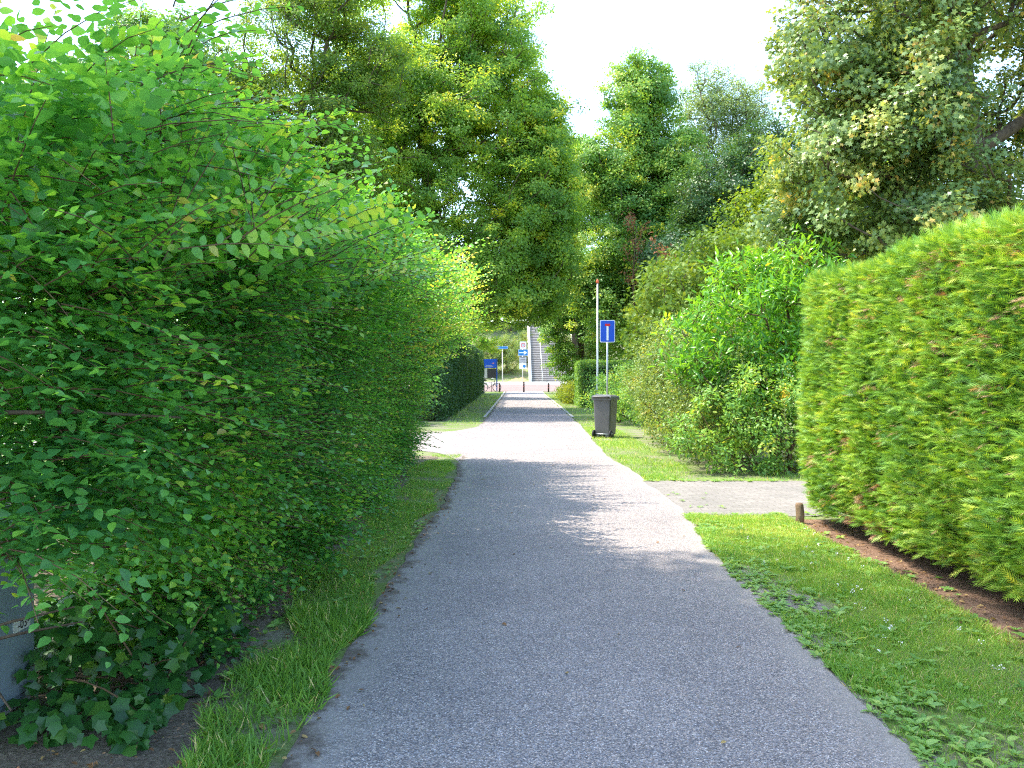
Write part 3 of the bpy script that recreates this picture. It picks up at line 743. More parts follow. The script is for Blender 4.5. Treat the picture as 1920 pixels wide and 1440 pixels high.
    parts.append(sprays(r, np.stack([x, y, z], 1) - o0, d, r.uniform(0.5, 0.8, n), 17, r.uniform(0.05, 0.075, n), tplA, np.clip(0.62 + 0.1 * r.normal(size=n), 0, 0.9), flat=0.4, sag=0.1, tubes=tb, tub_every=1))
    foliage('foliage', parts, M['hedge_leaf'], root)
    # stems and inner limbs
    st = Tubes()
    for y in np.arange(2.6, 15.8, 0.55):
        x = -2.75 + r.uniform(-0.25, 0.25); h = 2.4 + r.uniform(0, 0.5); q = r.uniform(-0.15, 0.15, 3)
        P = np.array([(x, y, 0), (x + q[0], y + q[1], 0.9), (x + q[0] * 1.5 + 0.1, y + q[2], 1.8), (x + q[1] + 0.15, y + q[2] * 1.3, h)])
        st.add(P - o0, [0.045, 0.036, 0.026, 0.012], 8)
        for k in range(7):
            z = r.uniform(0.3, h); p = np.array([np.interp(z, P[:, 2], P[:, 0]), np.interp(z, P[:, 2], P[:, 1]), z])
            d = np.array([r.uniform(0.4, 1.0), r.normal() * 0.5, r.uniform(-0.05, 0.6)]); d /= np.linalg.norm(d); L = r.uniform(0.7, 1.3)
            ss = np.linspace(0, 1, 5)[:, None]; c = p + d * L * ss; c[:, 2] -= 0.12 * L * ss[:, 0] ** 2
            st.add(c - o0, np.linspace(0.014, 0.004, 5), 5, cap=False)
    st.build('stem', M['bark'], root)
    tb.build('twigs', M['twig'], root)
    return root
big_hedge()

# ivy and low leaves round the foot of the hedge by the cabinet
def ivy():
    r = np.random.default_rng(77)
    root = empty('ivy', (-2.0, 4.3, 0), label='ivy with broad lobed leaves spilling over bare soil beside the grey cabinet', cat='ivy')
    o0 = np.array([-2.0, 4.3, 0])
    n = 1500
    x = r.uniform(-2.9, -1.55, n); y = r.uniform(3.55, 5.2, n); h = np.clip(0.62 - 0.55 * np.abs(x + 2.1) - 0.3 * np.abs(y - 4.5), 0.04, 0.6)
    z = h * r.uniform(0.05, 1, n)
    inside_cab = ((x < -2.30) & (y < 4.22)) | ((y < 3.95) & (z > 0.14))
    P = np.stack([x, y, z], 1)[~inside_cab]; n = len(P)
    d = r.normal(size=(n, 3)) * np.array([0.7, 0.5, 0.2]) + np.array([0.2, -0.5, -0.35])
    nn = np.array([0.25, -0.6, 0.65]) + 0.35 * r.normal(size=(n, 3))
    foliage('foliage', [scatter(T_ivy(), P - o0, d, nn, r.uniform(0.045, 0.09, n), np.clip(0.4 + 0.22 * r.normal(size=n), 0, 1))], M['ivy_leaf'], root)
    tb = Tubes()
    for i in range(16):
        a = np.array([r.uniform(-2.25, -1.7), r.uniform(3.9, 4.9), 0.02]); d = r.normal(size=3) * 0.4; d[2] = abs(d[2]) + 0.25
        ss = np.linspace(0, 1, 5)[:, None]; c = a + d * ss * r.uniform(0.4, 0.9); c[:, 2] -= 0.15 * ss[:, 0] ** 2
        tb.add(c - o0, np.linspace(0.006, 0.003, 5), 5, cap=False)
    tb.build('vine_stem', M['twig'], root)
ivy()

# ------------------------------------------------------------------ grey utility cabinet in the hedge
def cabinet():
    root = empty('utility_cabinet', (-2.505, 3.86, 0), R(90), label='blue-grey utility cabinet half buried in the hedge with a white number sticker', cat='cabinet')
    box_obj('plinth', -0.30, 0.30, -0.15, 0.15, -0.05, 0.03, M['concrete'], root, 0.01)
    bm_o = box_obj('body', -0.31, 0.31, -0.165, 0.165, 0.03, 0.92, M['cabinet'], root, 0.018, 3)
    box_obj('door', -0.285, 0.285, -0.176, -0.163, 0.07, 0.86, M['cabinet'], root, 0.004)
    prism_obj('roof', [(-0.34, 0.918), (0.34, 0.918), (0.34, 0.95), (0.30, 0.985), (-0.30, 0.985), (-0.34, 0.95)], -0.195, 0.195, M['cabinet'], root, 0.006)
    st = box_obj('sticker', 0.105, 0.245, -0.1785, -0.1755, 0.375, 0.43, M['sticker'], root)
    text_obj('lettering', '-03*', 0.058, (0.19, -0.1795, 0.402), M['print_dark'], st)
cabinet()

# ------------------------------------------------------------------ right side shrubs beyond the driveway
tree('privet_shrub', 'broad pale green rounded shrub with small leaves between wheeled bin and driveway', (3.7, 17, 0), [(3.7, 17, 0), (3.7, 17, 0.4)],
     [(3.5, 14.6, 1.0, 0.95, 1.2, 1.1), (3.4, 16.6, 1.3, 1.0, 1.5, 1.3), (3.5, 18.6, 1.45, 1.0, 1.5, 1.3), (3.9, 16.5, 1.95, 1.1, 2.0, 0.9)],
     760, 95, 0.24, 0.05, 'privet_leaf', T_simple(0.6), 101, trunk_r=0.06, bark='twig', cat='shrub', stem='stem', shell=0.28, up=0.5, tip=0.004, flat=0.9)
tree('laurel_shrub', 'glossy bright green shrub with long upright leaves rising above the paved driveway', (4.5, 14.6, 0), [(4.5, 14.6, 0), (4.5, 14.6, 0.6)],
     [(3.35, 14.5, 2.0, 0.8, 0.9, 0.8), (4.0, 14.5, 2.7, 0.9, 0.9, 0.9), (4.75, 14.6, 2.9, 0.9, 0.9, 1.0), (5.4, 14.6, 2.2, 0.9, 0.9, 1.3), (4.3, 14.3, 1.4, 1.1, 0.9, 0.9)],
     260, 42, 0.27, 0.135, 'laurel_leaf', T_long(0.30, 0.06, 0.14), 102, trunk_r=0.08, bark='twig', cat='shrub', stem='stem', shell=0.3, up=0.35, droop=-0.55, tip=0.006, flat=1.0)
tree('yew_shrub', 'tall soft feathery evergreen shrub behind the blue dead-end sign and bin', (4.2, 20.6, 0), [(4.2, 20.6, 0), (4.3, 20.6, 1.4)],
     [(3.45, 19.6, 2.6, 0.8, 1.2, 1.5), (4.3, 20.4, 3.0, 1.1, 1.3, 1.7), (5.2, 20.4, 3.4, 1.2, 1.3, 1.7), (4.4, 20.2, 1.3, 1.5, 1.4, 1.3)],
     720, 46, 0.34, 0.13, 'yew_leaf', T_frond(5, 0.07, 45), 103, trunk_r=0.1, cat='shrub', stem='stem', shell=0.3, up=0.35, droop=-0.25, tip=0.006, flat=0.9)
tree('mixed_shrub', 'low dark tangled shrub with nettle-like leaves at the far edge of the driveway', (4.4, 13.5, 0), [(4.4, 13.5, 0), (4.4, 13.5, 0.3)],
     [(3.2, 13.5, 0.6, 0.75, 0.6, 0.7), (4.1, 13.4, 0.85, 0.8, 0.65, 0.9), (5.0, 13.5, 1.0, 0.9, 0.65, 1.2), (5.9, 13.6, 1.2, 0.8, 0.7, 1.4)],
     330, 60, 0.20, 0.065, 'oak_leaf', T_ovate(0.5, 0.06, 0.1), 104, trunk_r=0.04, bark='twig', cat='shrub', stem='stem', shell=0.3, tip=0.004, flat=0.9, tbias=0.12)
def goldenrod():
    r = np.random.default_rng(9)
    spots = [(4.15, 12.98, 1.25, 'upright goldenrod stem with yellow flower head in front of the low dark shrub'),
             (4.42, 12.95, 1.05, 'shorter goldenrod with yellow flowers next to the conifer hedge corner')]
    for x, y, h, lab in spots:
        root = empty('goldenrod', (x, y, 0), label=lab, cat='wildflower', group='goldenrod by the driveway')
        Tubes().add([(0, 0, 0), (0.02, 0, h * 0.5), (0, 0.02, h)], [0.006, 0.005, 0.003], 5).build('stem', M['twig'], root)
        n = 34; s = r.uniform(0.1, 0.92, n); a = r.uniform(0, 6.28, n)
        d = np.stack([np.cos(a), np.sin(a), 0.5 + 0 * a], 1)
        foliage('leaves', [scatter(T_long(0.2), np.stack([0 * s, 0 * s, s * h], 1), d, UP + 0.3 * r.normal(size=(n, 3)), r.uniform(0.08, 0.14, n), np.clip(0.5 + 0.2 * r.normal(size=n), 0, .9))], M['privet_leaf'], root)
        n = 160; P = r.normal(size=(n, 3)) * np.array([0.035, 0.035, 0.06]) + np.array([0, 0, h])
        foliage('blossoms', [scatter(T_simple(0.8), P, r.normal(size=(n, 3)), r.normal(size=(n, 3)), np.full(n, 0.02), np.zeros(n))], M['yellow_petal'], root)
goldenrod()
tree('hazel_tree', 'small yellow-green tree rising between the feathery shrub and the large maple', (6.8, 22.5, 0), [(6.8, 22.5, 0), (6.8, 22.5, 1.5), (6.9, 22.5, 3)],
     [(6.3, 22, 4.2, 1.5, 1.6, 2.0), (7.4, 22.4, 5.4, 1.6, 1.6, 2.1), (8.6, 22.4, 4.6, 1.6, 1.6, 2.2), (6.2, 22, 2.4, 1.4, 1.4, 1.6)],
     480, 90, 0.45, 0.10, 'yellow_leaf', T_simple(0.62), 105, trunk_r=0.12, shell=0.36, tip=0.007)

# ------------------------------------------------------------------ the large maple behind the conifer hedge
tree('maple_tree', 'large maple with brown-tinged lobed leaves and forked trunk behind the conifer hedge', (8.75, 15.6, 0),
     [(8.75, 15.6, 0), (8.7, 15.6, 2), (8.5, 15.6, 4.2), (8.35, 15.6, 5.6), (8.1, 15.5, 7.4), (7.95, 15.5, 9.2)],
     [(6.1, 15.0, 5.3, 1.6, 1.8, 1.5), (6.0, 15.2, 7.2, 1.5, 1.8, 1.3), (6.8, 14.6, 6.2, 1.1, 1.5, 1.5), (7.1, 14.6, 4.3, 1.9, 1.6, 0.9), (10.8, 14.9, 4.4, 1.5, 1.6, 1.1), (7.0, 15.3, 8.6, 1.9, 2.0, 1.5), (11.1, 15.4, 6.9, 1.9, 2.2, 1.9),
      (9.2, 15.6, 9.3, 3.0, 2.6, 1.8), (5.4, 15.6, 4.2, 1.0, 1.2, 0.8), (9.0, 16.9, 5.8, 1.8, 1.0, 2.0)],
     1600, 88, 0.36, 0.076, 'maple_leaf', T_lobed(), 106, trunk_r=0.27, shell=0.45, tip=0.009, void=-0.42, vsc=1.6, coh=0.75, tbias=0.02, tspread=0.24, flat=0.7)

# ------------------------------------------------------------------ trees down the path
tree('lime_tree', 'tall many-stemmed tree whose dark crown overhangs the path above the far clipped hedge', (-3.0, 36.5, 0),
     [(-3.0, 36.5, 0), (-2.9, 36.5, 2.5), (-3.0, 36.4, 5), (-3.3, 36.4, 7.5), (-3.6, 36.3, 10.0), (-3.9, 36.3, 12.5)],
     [(-0.3, 35.8, 6.3, 2.7, 3.0, 3.0), (0.4, 36, 9.3, 2.0, 2.8, 2.4), (-3.0, 35, 6.0, 2.6, 2.6, 2.2), (-2.2, 36, 12.0, 3.4, 3.2, 3.2), (-5.5, 36, 9.5, 2.8, 3.2, 3.4), (-1.2, 36.6, 15.8, 2.6, 2.8, 2.4), (-4.8, 36.4, 15.2, 3.2, 3.0, 3.0), (-5.6, 35.4, 5.6, 2.0, 2.2, 1.6), (-3.2, 36, 18.0, 3.0, 2.6, 1.8), (1.3, 36, 7.4, 1.6, 2.6, 2.4), (1.2, 36, 11.0, 1.5, 2.4, 2.0), (0.4, 35.6, 4.6, 1.9, 2.4, 1.0), (-4.2, 35, 8.2, 2.6, 2.2, 2.2), (0.2, 36.4, 13.8, 1.7, 2.2, 2.2), (1.7, 36, 8.8, 1.6, 2.2, 2.4), (1.2, 35.8, 12.0, 1.8, 2.0, 2.2), (1.6, 36, 6.0, 1.4, 2.0, 1.6), (-5.6, 36, 12.6, 2.4, 2.6, 2.4)],
     3300, 110, 0.50, 0.125, 'tree_leaf', T_simple(0.6), 107, trunk_r=0.34, shell=0.5, tip=0.012, flat=0.62, void=-0.55, coh=0.8, tspread=0.24)
tree('birch_tree', 'airy sunlit yellow-green tree with open limbs behind the overgrown hedge', (-8.6, 31, 0),
     [(-8.6, 31, 0), (-8.5, 31, 3), (-8.4, 31, 6), (-8.0, 31, 8.5), (-7.6, 31, 11)],
     [(-7.2, 30.5, 7.4, 2.2, 2.4, 1.9), (-9.2, 30.5, 9.6, 2.2, 2.4, 1.8), (-6.4, 31, 10.6, 2.1, 2.4, 1.9), (-7.8, 31, 13.4, 2.4, 2.6, 1.8), (-10.6, 30.5, 7.0, 1.8, 2.0, 1.7), (-8.8, 30, 5.0, 2.6, 2.0, 1.4), (-6.0, 30.4, 5.4, 2.0, 1.8, 1.5), (-11.4, 30.4, 8.8, 1.7, 1.8, 1.8), (-9.8, 31, 12.0, 1.8, 2.0, 1.6), (-6.6, 31.6, 8.6, 2.0, 2.0, 1.8), (-5.4, 31.4, 12.4, 2.0, 2.2, 1.8), (-6.8, 31, 15.0, 2.2, 2.2, 1.6), (-11.8, 31, 10.6, 1.5, 1.8, 1.4)],
     2100, 90, 0.46, 0.105, 'olive_leaf', T_simple(0.55), 108, trunk_r=0.22, shell=0.5, tip=0.011, flat=0.62, void=-0.4, coh=0.8)
dark = tree('elm_tree', 'dark green tree standing far left behind the crest of the overgrown hedge', (-11.6, 27, 0), [(-11.6, 27, 0), (-11.5, 27, 3), (-11.4, 27, 6.5), (-11.3, 27, 9)],
     [(-12.0, 27, 6.5, 2.2, 2.2, 2.4), (-10.3, 27, 8.2, 1.9, 2.2, 2.0), (-11.8, 27, 10.4, 1.9, 2.0, 1.8), (-13.4, 27, 8.6, 1.8, 2, 2), (-10.5, 26.4, 5.0, 2.0, 2.0, 1.8), (-9.0, 27, 7.6, 1.6, 1.8, 1.6), (-11.0, 27, 11.6, 1.6, 1.8, 1.4)],
     1000, 105, 0.46, 0.12, 'oak_leaf', T_simple(0.6), 109, trunk_r=0.2, shell=0.45, tip=0.011, flat=0.62, void=-0.4, coh=0.8)
oak = tree('oak_tree', 'tall upright bright green tree in the middle behind the white flagpole', (5.8, 41, 0), [(5.8, 41, 0), (5.8, 41, 3), (5.9, 41, 7), (6.0, 41, 11), (6.0, 41, 14)],
     [(6.0, 41, 14.2, 1.9, 2.2, 2.5), (4.9, 40.6, 11.2, 1.8, 2.2, 2.4), (7.4, 40.6, 11.0, 1.9, 2.2, 2.6), (5.4, 40.2, 8.0, 2.4, 2.4, 2.3), (7.8, 40.4, 7.4, 2.0, 2.2, 2.4), (4.4, 40.4, 5.2, 2.0, 2.2, 2.0), (3.5, 40.6, 8.6, 1.5, 1.8, 2.2), (3.9, 40.6, 11.0, 1.5, 1.8, 1.8), (3.4, 40.8, 6.4, 1.4, 1.8, 1.6), (6.6, 40, 4.6, 2.4, 2.2, 2.0)],
     1900, 105, 0.48, 0.135, 'oak_leaf', T_simple(0.62), 110, trunk_r=0.27, shell=0.5, tip=0.011, flat=0.65, void=-0.35, coh=0.85, tbias=0.10, tspread=0.24)
tree('poplar_tree', 'thin pale grey-green tree with sky showing through its upright branches', (13.2, 54, 0), [(13.2, 54, 0), (13.2, 54, 6), (13.1, 54, 9)],
     [(12.2, 54, 18.6, 1.9, 2.0, 2.6), (14.6, 54, 17.8, 2.0, 2.0, 2.6), (11.2, 54, 15.0, 1.7, 2.0, 2.4), (13.4, 54, 14.4, 2.3, 2.2, 2.4), (15.6, 54, 14.0, 2.0, 2.0, 2.8), (13.4, 54, 10, 3.0, 2.4, 2.6)],
     1100, 90, 0.58, 0.13, 'pale_leaf', T_simple(0.45), 111, trunk_r=0.3, shell=0.5, tip=0.014, flat=0.9, lean=0.15)
tree('holly_tree', 'dense dark green tree in shade behind the feathery evergreen shrub', (8.6, 34, 0), [(8.6, 34, 0), (8.6, 34, 2), (8.6, 34, 5), (8.7, 34, 8)],
     [(8.2, 34, 8.2, 1.9, 1.9, 2.0), (10.4, 34, 9.4, 2.2, 2.0, 2.4), (7.0, 33.6, 5.6, 1.9, 1.9, 2.0), (9.2, 33.6, 4.8, 2.2, 2.0, 2.2), (12.2, 34, 7.4, 2.2, 2.0, 2.4), (11, 34, 4.2, 2.4, 2, 2.4)],
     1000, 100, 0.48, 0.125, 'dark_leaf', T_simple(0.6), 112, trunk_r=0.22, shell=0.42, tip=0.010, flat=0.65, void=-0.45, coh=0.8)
tree('hornbeam_tree', 'spreading tree with leafy boughs hanging down to the grass right of the bollards', (4.2, 50, 0), [(4.2, 50, 0), (4.1, 50, 1.6), (4.0, 50, 3.6), (3.9, 50, 6)],
     [(3.3, 49.6, 5.4, 1.9, 2.4, 1.7), (4.8, 49.6, 7.0, 2.4, 2.4, 1.8), (2.3, 49.6, 4.1, 1.0, 1.4, 1.0), (2.8, 49.4, 2.7, 0.75, 1.2, 1.1), (3.5, 49.2, 1.5, 0.8, 1.2, 1.2), (5.6, 49.4, 4.2, 1.8, 2.0, 2.4), (2.6, 50, 6.8, 1.5, 2.0, 1.4)],
     880, 95, 0.42, 0.12, 'oak_leaf', T_simple(0.62), 113, trunk_r=0.2, shell=0.45, tip=0.008, flat=0.5, void=-0.5, coh=0.8, tbias=0.05)
tree('cherry_tree', 'leafy tree leaning over the blue information board beside the street', (-4.6, 63, 0), [(-4.6, 63, 0), (-4.5, 63, 2), (-4.2, 63, 4.5)],
     [(-3.4, 63.4, 5.6, 2.4, 2.2, 2.2), (-5.4, 63, 6.4, 2.6, 2.2, 2.4), (-1.4, 64, 6.4, 1.8, 1.8, 1.7), (-2.2, 63.4, 3.9, 1.4, 1.2, 0.9)],
     220, 80, 0.52, 0.14, 'tree_leaf', T_simple(0.62), 114, trunk_r=0.18, shell=0.42, tip=0.010, flat=0.5)
# tall trees left of the view: they throw the shade across the near path
shade = tree('beech_tree', 'tall beech left of the overgrown hedge whose crown shades the near path', (-9.6, 4.4, 0), [(-9.6, 4.4, 0), (-9.6, 4.4, 4), (-9.4, 4.4, 8), (-9.2, 4.4, 12), (-9, 4.4, 14)],
     [(-8.6, 8.2, 16.3, 2.4, 1.8, 1.1), (-8.8, 5.8, 16.8, 2.8, 2.6, 1.3), (-8.4, 3.4, 16.3, 2.6, 2.6, 1.2), (-9.8, 6.0, 17.4, 2.4, 2.6, 1.1)],
     250, 105, 0.75, 0.17, 'tree_leaf', T_simple(0.66), 115, trunk_r=0.3, shell=0.5, tip=0.014, flat=0.5)
copy_tree(shade, (-9.2, -2.6, 0), R(185), (1.0, 1.0, 1.0), 'second tall beech left of and behind the viewpoint beyond the overgrown hedge')
copy_tree(oak, (10.5, 62, 0), R(120), (1.15, 1.15, 0.9), 'green tree filling in behind the pale thin tree and the dark one')
copy_tree(oak, (17.0, 40, 0), R(60), (1.1, 1.1, 0.85), 'green tree beyond the large maple at the right side')
copy_tree(dark, (-18, 34, 0), R(90), (1.2, 1.2, 1.1), 'dark tree farther back on the left beyond the airy yellow-green one')
copy_tree(oak, (-8.5, 52, 0), R(30), (1.2, 1.2, 0.95), 'green tree behind the many-stemmed overhanging tree left of the path')
copy_tree(dark, (4.4, 58, 0), R(170), (1.15, 1.15, 1.4), 'dark leafy tree behind the spreading tree near the bollards')

copy_tree(oak, (-1.8, 108, 7.2), R(75), (1.1, 1.1, 0.5), 'green tree on top of the embankment behind the street name sign')
copy_tree(oak, (3.5, 114, 7.4), R(250), (1.2, 1.2, 0.55), 'green tree on top of the embankment above the concrete stairs')
# dead rusty branches in the oak's lower edge
def dead_branch(loc, h, seed, lab):
    r = np.random.default_rng(seed)
    root = empty('dead_sapling', loc, label=lab, cat='dead tree', group='dead rusty saplings')
    tb = Tubes(); tips = []
    tb.add([(0, 0, 0), (0.05, 0, h * 0.4), (-0.05, 0, h * 0.72), (0.1, 0, h)], [0.05, 0.04, 0.03, 0.012], 7)
    for i in range(11):
        z = h * r.uniform(0.6, 0.98); a = r.uniform(0, 6.28); L = r.uniform(0.5, 1.1)
        e = np.array([math.cos(a) * L * 0.6, math.sin(a) * L * 0.4, L])
        tb.add([(0, 0, z), (e[0] * .5, e[1] * .5, z + e[2] * .4), (e[0], e[1], z + e[2])], [0.02, 0.014, 0.006], 5)
        tips.append([(e[0] * s, e[1] * s, z + e[2] * s) for s in np.linspace(0.35, 1, 16)])
    tb.build('trunk', M['twig'], root)
    P = np.array(tips).reshape(-1, 3); P = np.repeat(P, 3, 0) + 0.09 * r.normal(size=(len(P) * 3, 3)); n = len(P)
    foliage('crown', [scatter(T_simple(0.4), P, r.normal(size=(n, 3)) - UP * 0.5, r.normal(size=(n, 3)), r.uniform(0.08, 0.14, n), r.uniform(0, 1, n))], M['rust_leaf'], root)
dead_branch((5.0, 35.0, 0), 7.6, 3, 'dead sapling with rusty brown tips, the taller and farther from the sign')
dead_branch((5.6, 30.6, 0), 5.6, 4, 'shorter dead sapling with rusty brown tips just above the feathery shrub')

# ------------------------------------------------------------------ clipped hedges farther along the path
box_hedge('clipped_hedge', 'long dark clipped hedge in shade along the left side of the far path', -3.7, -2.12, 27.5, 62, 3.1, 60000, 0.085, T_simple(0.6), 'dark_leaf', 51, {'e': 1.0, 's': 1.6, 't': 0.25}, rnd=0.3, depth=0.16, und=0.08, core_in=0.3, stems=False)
box_hedge('garden_hedge', 'square clipped garden hedge behind the signpost and the white flagpole', 2.95, 7.0, 37.6, 40.2, 2.05, 16000, 0.08, T_simple(0.6), 'oak_leaf', 52, {'w': 1.0, 's': 1.0, 't': 0.6}, rnd=0.2, depth=0.12, und=0.05, core_in=0.25, stems=False)
rose = tree('rose_bush', 'dark leafy garden bush with a few red blooms behind the wheeled bin', (3.4, 27, 0), [(3.4, 27, 0), (3.4, 27, 0.3)],
     [(3.1, 26.6, 0.75, 0.8, 1.4, 0.75), (3.7, 25.2, 0.85, 0.8, 1.2, 0.9), (4.2, 28, 1.1, 1.0, 1.4, 1.0), (3.2, 29, 0.8, 0.7, 1.4, 0.8)],
     260, 60, 0.25, 0.075, 'oak_leaf', T_simple(0.6), 53, trunk_r=0.05, bark='twig', cat='shrub', stem='stem', shell=0.3, tip=0.004, flat=0.9)
rb = np.random.default_rng(54)
for dx, dy, z in ((0.4, -1.9, 1.55), (0.72, -1.3, 1.9), (0.35, -0.8, 1.42), (0.1, -2.2, 1.25), (0.75, -1.6, 1.62)):
    n = 30; P = rb.normal(size=(n, 3)) * 0.03
    f = foliage('blossom', [scatter(T_simple(0.8), P, rb.normal(size=(n, 3)), rb.normal(size=(n, 3)), np.full(n, 0.06), np.zeros(n))], M['rose_petal'], rose)
    f.location = (dx, dy, z)
tree('low_shrub', 'small pale yellow-green shrub on the grass at the foot of the garden hedge', (2.85, 43.5, 0), [(2.85, 43.5, 0), (2.85, 43.5, 0.2)],
     [(2.85, 43.2, 0.5, 0.5, 0.9, 0.55), (3.1, 42.0, 0.55, 0.5, 0.9, 0.6), (2.7, 45, 0.45, 0.4, 0.8, 0.45)],
     130, 50, 0.2, 0.08, 'yellow_leaf', T_simple(0.6), 55, trunk_r=0.04, bark='twig', cat='shrub', stem='stem', shell=0.3, tip=0.004, flat=0.9, tbias=0.2)
# shrubs on the embankment past the street
emb = tree('embankment_shrub', 'pale sunlit shrub on the embankment behind the street name sign', (-2.6, 89, 0.6), [(-2.6, 89, 0.6), (-2.6, 89, 1.2)],
     [(-2.6, 89, 2.0, 1.5, 1.4, 1.5), (-2.0, 89.6, 3.4, 1.4, 1.4, 1.5), (-3.4, 89.4, 3.6, 1.5, 1.4, 1.6)],
     150, 60, 0.4, 0.15, 'privet_leaf', T_simple(0.5), 56, trunk_r=0.06, bark='twig', cat='shrub', stem='stem', shell=0.35, tip=0.008, flat=0.9, tbias=0.1, group='shrubs on the embankment')
copy_tree(emb, (-0.3, 90.2, 0.9), R(110), (0.85, 0.85, 1.0), 'pale shrub on the embankment between name sign and arrow sign')
copy_tree(emb, (0.8, 93.5, 1.9), R(220), (0.75, 0.75, 0.9), 'pale shrub high on the embankment beside the left wall of the stairs')
copy_tree(emb, (-5.6, 90.5, 1.0), R(60), (1.2, 1.2, 1.1), 'pale shrub on the embankment behind the blue information board')
copy_tree(emb, (6.6, 91.0, 1.2), R(300), (1.3, 1.3, 1.2), 'pale shrub on the embankment right of the concrete stairs')

copy_tree(emb, (-3.8, 101.5, 6.2), R(20), (1.6, 1.5, 1.7), 'pale shrub on top of the embankment behind the name sign, half hidden')
copy_tree(emb, (-0.2, 101.0, 6.0), R(140), (1.6, 1.5, 1.7), 'pale shrub on top of the embankment above the arrow sign')

# ------------------------------------------------------------------ wheeled bin
def wheelie_bin():
    root = empty('wheeled_bin', (2.28, 20.8, 0), R(-27), label='dark grey two-wheeled rubbish bin standing on the grass by the path', cat='bin')
    # body: tapered, hollowed at the foot between the wheels (local -y is the wheel side)
    bm = bmesh.new()
    lv = [(0.075, 0.190, 0.215), (0.20, 0.197, 0.225), (0.60, 0.212, 0.242), (0.93, 0.226, 0.256)]
    rings = []
    for z, hx, hy in lv:
        pts = round_rect(0, 0, hx * 2, hy * 2, 0.035, 3); rings.append([bm.verts.new((p[0], p[1], z)) for p in pts])
    for a, b in zip(rings, rings[1:]):
        for i in range(len(a)): bm.faces.new((a[i], a[(i + 1) % len(a)], b[(i + 1) % len(a)], b[i]))
    bm.faces.new(rings[0][::-1]); bm.faces.new(rings[-1])
    bmesh.ops.recalc_face_normals(bm, faces=bm.faces[:])
    me = bpy.data.meshes.new('body'); bm.to_mesh(me); bm.free(); body = link('body', me, M['bin_plastic'], root)
    box_obj('foot', -0.165, -0.075, -0.215, -0.10, 0.012, 0.135, M['bin_plastic'], body, 0.01)
    box_obj('foot', 0.075, 0.165, -0.215, -0.10, 0.012, 0.135, M['bin_plastic'], body, 0.01)
    box_obj('foot', -0.16, 0.16, 0.10, 0.19, 0.0, 0.08, M['bin_plastic'], body, 0.01)
    prism_obj('rim', round_rect(0, 0, 0.50, 0.06, 0.012), -0.285, 0.285, M['bin_plastic'], root).location = (0, 0, 0.945)
    bm = bmesh.new()
    pr0 = [(-0.255, -0.30, 0.974), (0.255, -0.30, 0.974), (0.255, 0.30, 0.974), (-0.255, 0.30, 0.974)]
    pr1 = [(-0.245, -0.29, 1.018), (0.245, -0.29, 1.018), (0.245, 0.295, 1.0), (-0.245, 0.295, 1.0)]
    pr2 = [(-0.17, -0.20, 1.052), (0.17, -0.20, 1.052), (0.17, 0.2, 1.035), (-0.17, 0.2, 1.035)]
    rr = [[bm.verts.new(p) for p in q] for q in (pr0, pr1, pr2)]
    for a, b in zip(rr, rr[1:]):
        for i in range(4): bm.faces.new((a[i], a[(i + 1) % 4], b[(i + 1) % 4], b[i]))
    bm.faces.new(rr[2]); bm.faces.new(rr[0][::-1]); bmesh.ops.bevel(bm, geom=bm.edges[:], offset=0.008, segments=2, affect='EDGES')
    me = bpy.data.meshes.new('lid'); bm.to_mesh(me); bm.free(); lid = link('lid', me, M['bin_lid'], root)
    h = Tubes(); h.add([(-0.20, -0.27, 0.985), (-0.20, -0.345, 0.995), (-0.17, -0.36, 0.998), (0.17, -0.36, 0.998), (0.20, -0.345, 0.995), (0.20, -0.27, 0.985)], 0.016, 8)
    h.build('handle', M['bin_plastic'], root)
    for x in (-0.11, 0.0, 0.11): box_obj('hinge', x - 0.025, x + 0.025, -0.352, -0.285, 0.985, 1.02, M['bin_lid'], lid, 0.006)
    for s in (-1, 1):
        wv = Tubes(); wv.add([(s * 0.19, -0.215, 0.095), (s * 0.197, -0.215, 0.095), (s * 0.233, -0.215, 0.095), (s * 0.24, -0.215, 0.095)], [0.082, 0.095, 0.095, 0.082], 24)
        wl = wv.build('wheel', M['rubber'], root, smooth=False)
        hb = Tubes(); hb.add([(s * 0.238, -0.215, 0.095), (s * 0.246, -0.215, 0.095)], [0.05, 0.045], 16); hb.build('hub', M['bin_lid'], wl, smooth=False)
    ax = Tubes(); ax.add([(-0.24, -0.215, 0.095), (0.24, -0.215, 0.095)], 0.011, 8); ax.build('axle', M['galv'], root)
wheelie_bin()

# ------------------------------------------------------------------ signs and poles
def signpost():
    root = empty('dead_end_sign', (2.66, 23.8, 0), label='blue dead-end sign with white bar and red head on a grey pole', cat='road sign')
    Tubes().add([(0, 0.03, 0), (0, 0.03, 3.02)], 0.024, 12).build('pole', M['galv'], root)
    pl_ = prism_obj('plate', round_rect(0, 2.73, 0.42, 0.62, 0.035), -0.012, 0.0, M['sign_white'], root)
    prism_obj('blue_field', round_rect(0, 2.73, 0.385, 0.585, 0.025), -0.0155, -0.0115, M['sign_blue'], pl_)
    prism_obj('white_bar', round_rect(0, 2.675, 0.055, 0.40, 0.004), -0.019, -0.015, M['sign_white'], pl_)
    prism_obj('red_bar', round_rect(0, 2.905, 0.145, 0.065, 0.006), -0.0205, -0.0165, M['sign_red'], pl_)
    for z in (2.55, 2.9): box_obj('bracket', -0.06, 0.06, 0.0, 0.06, z - 0.015, z + 0.015, M['galv'], root, 0.004)
signpost()
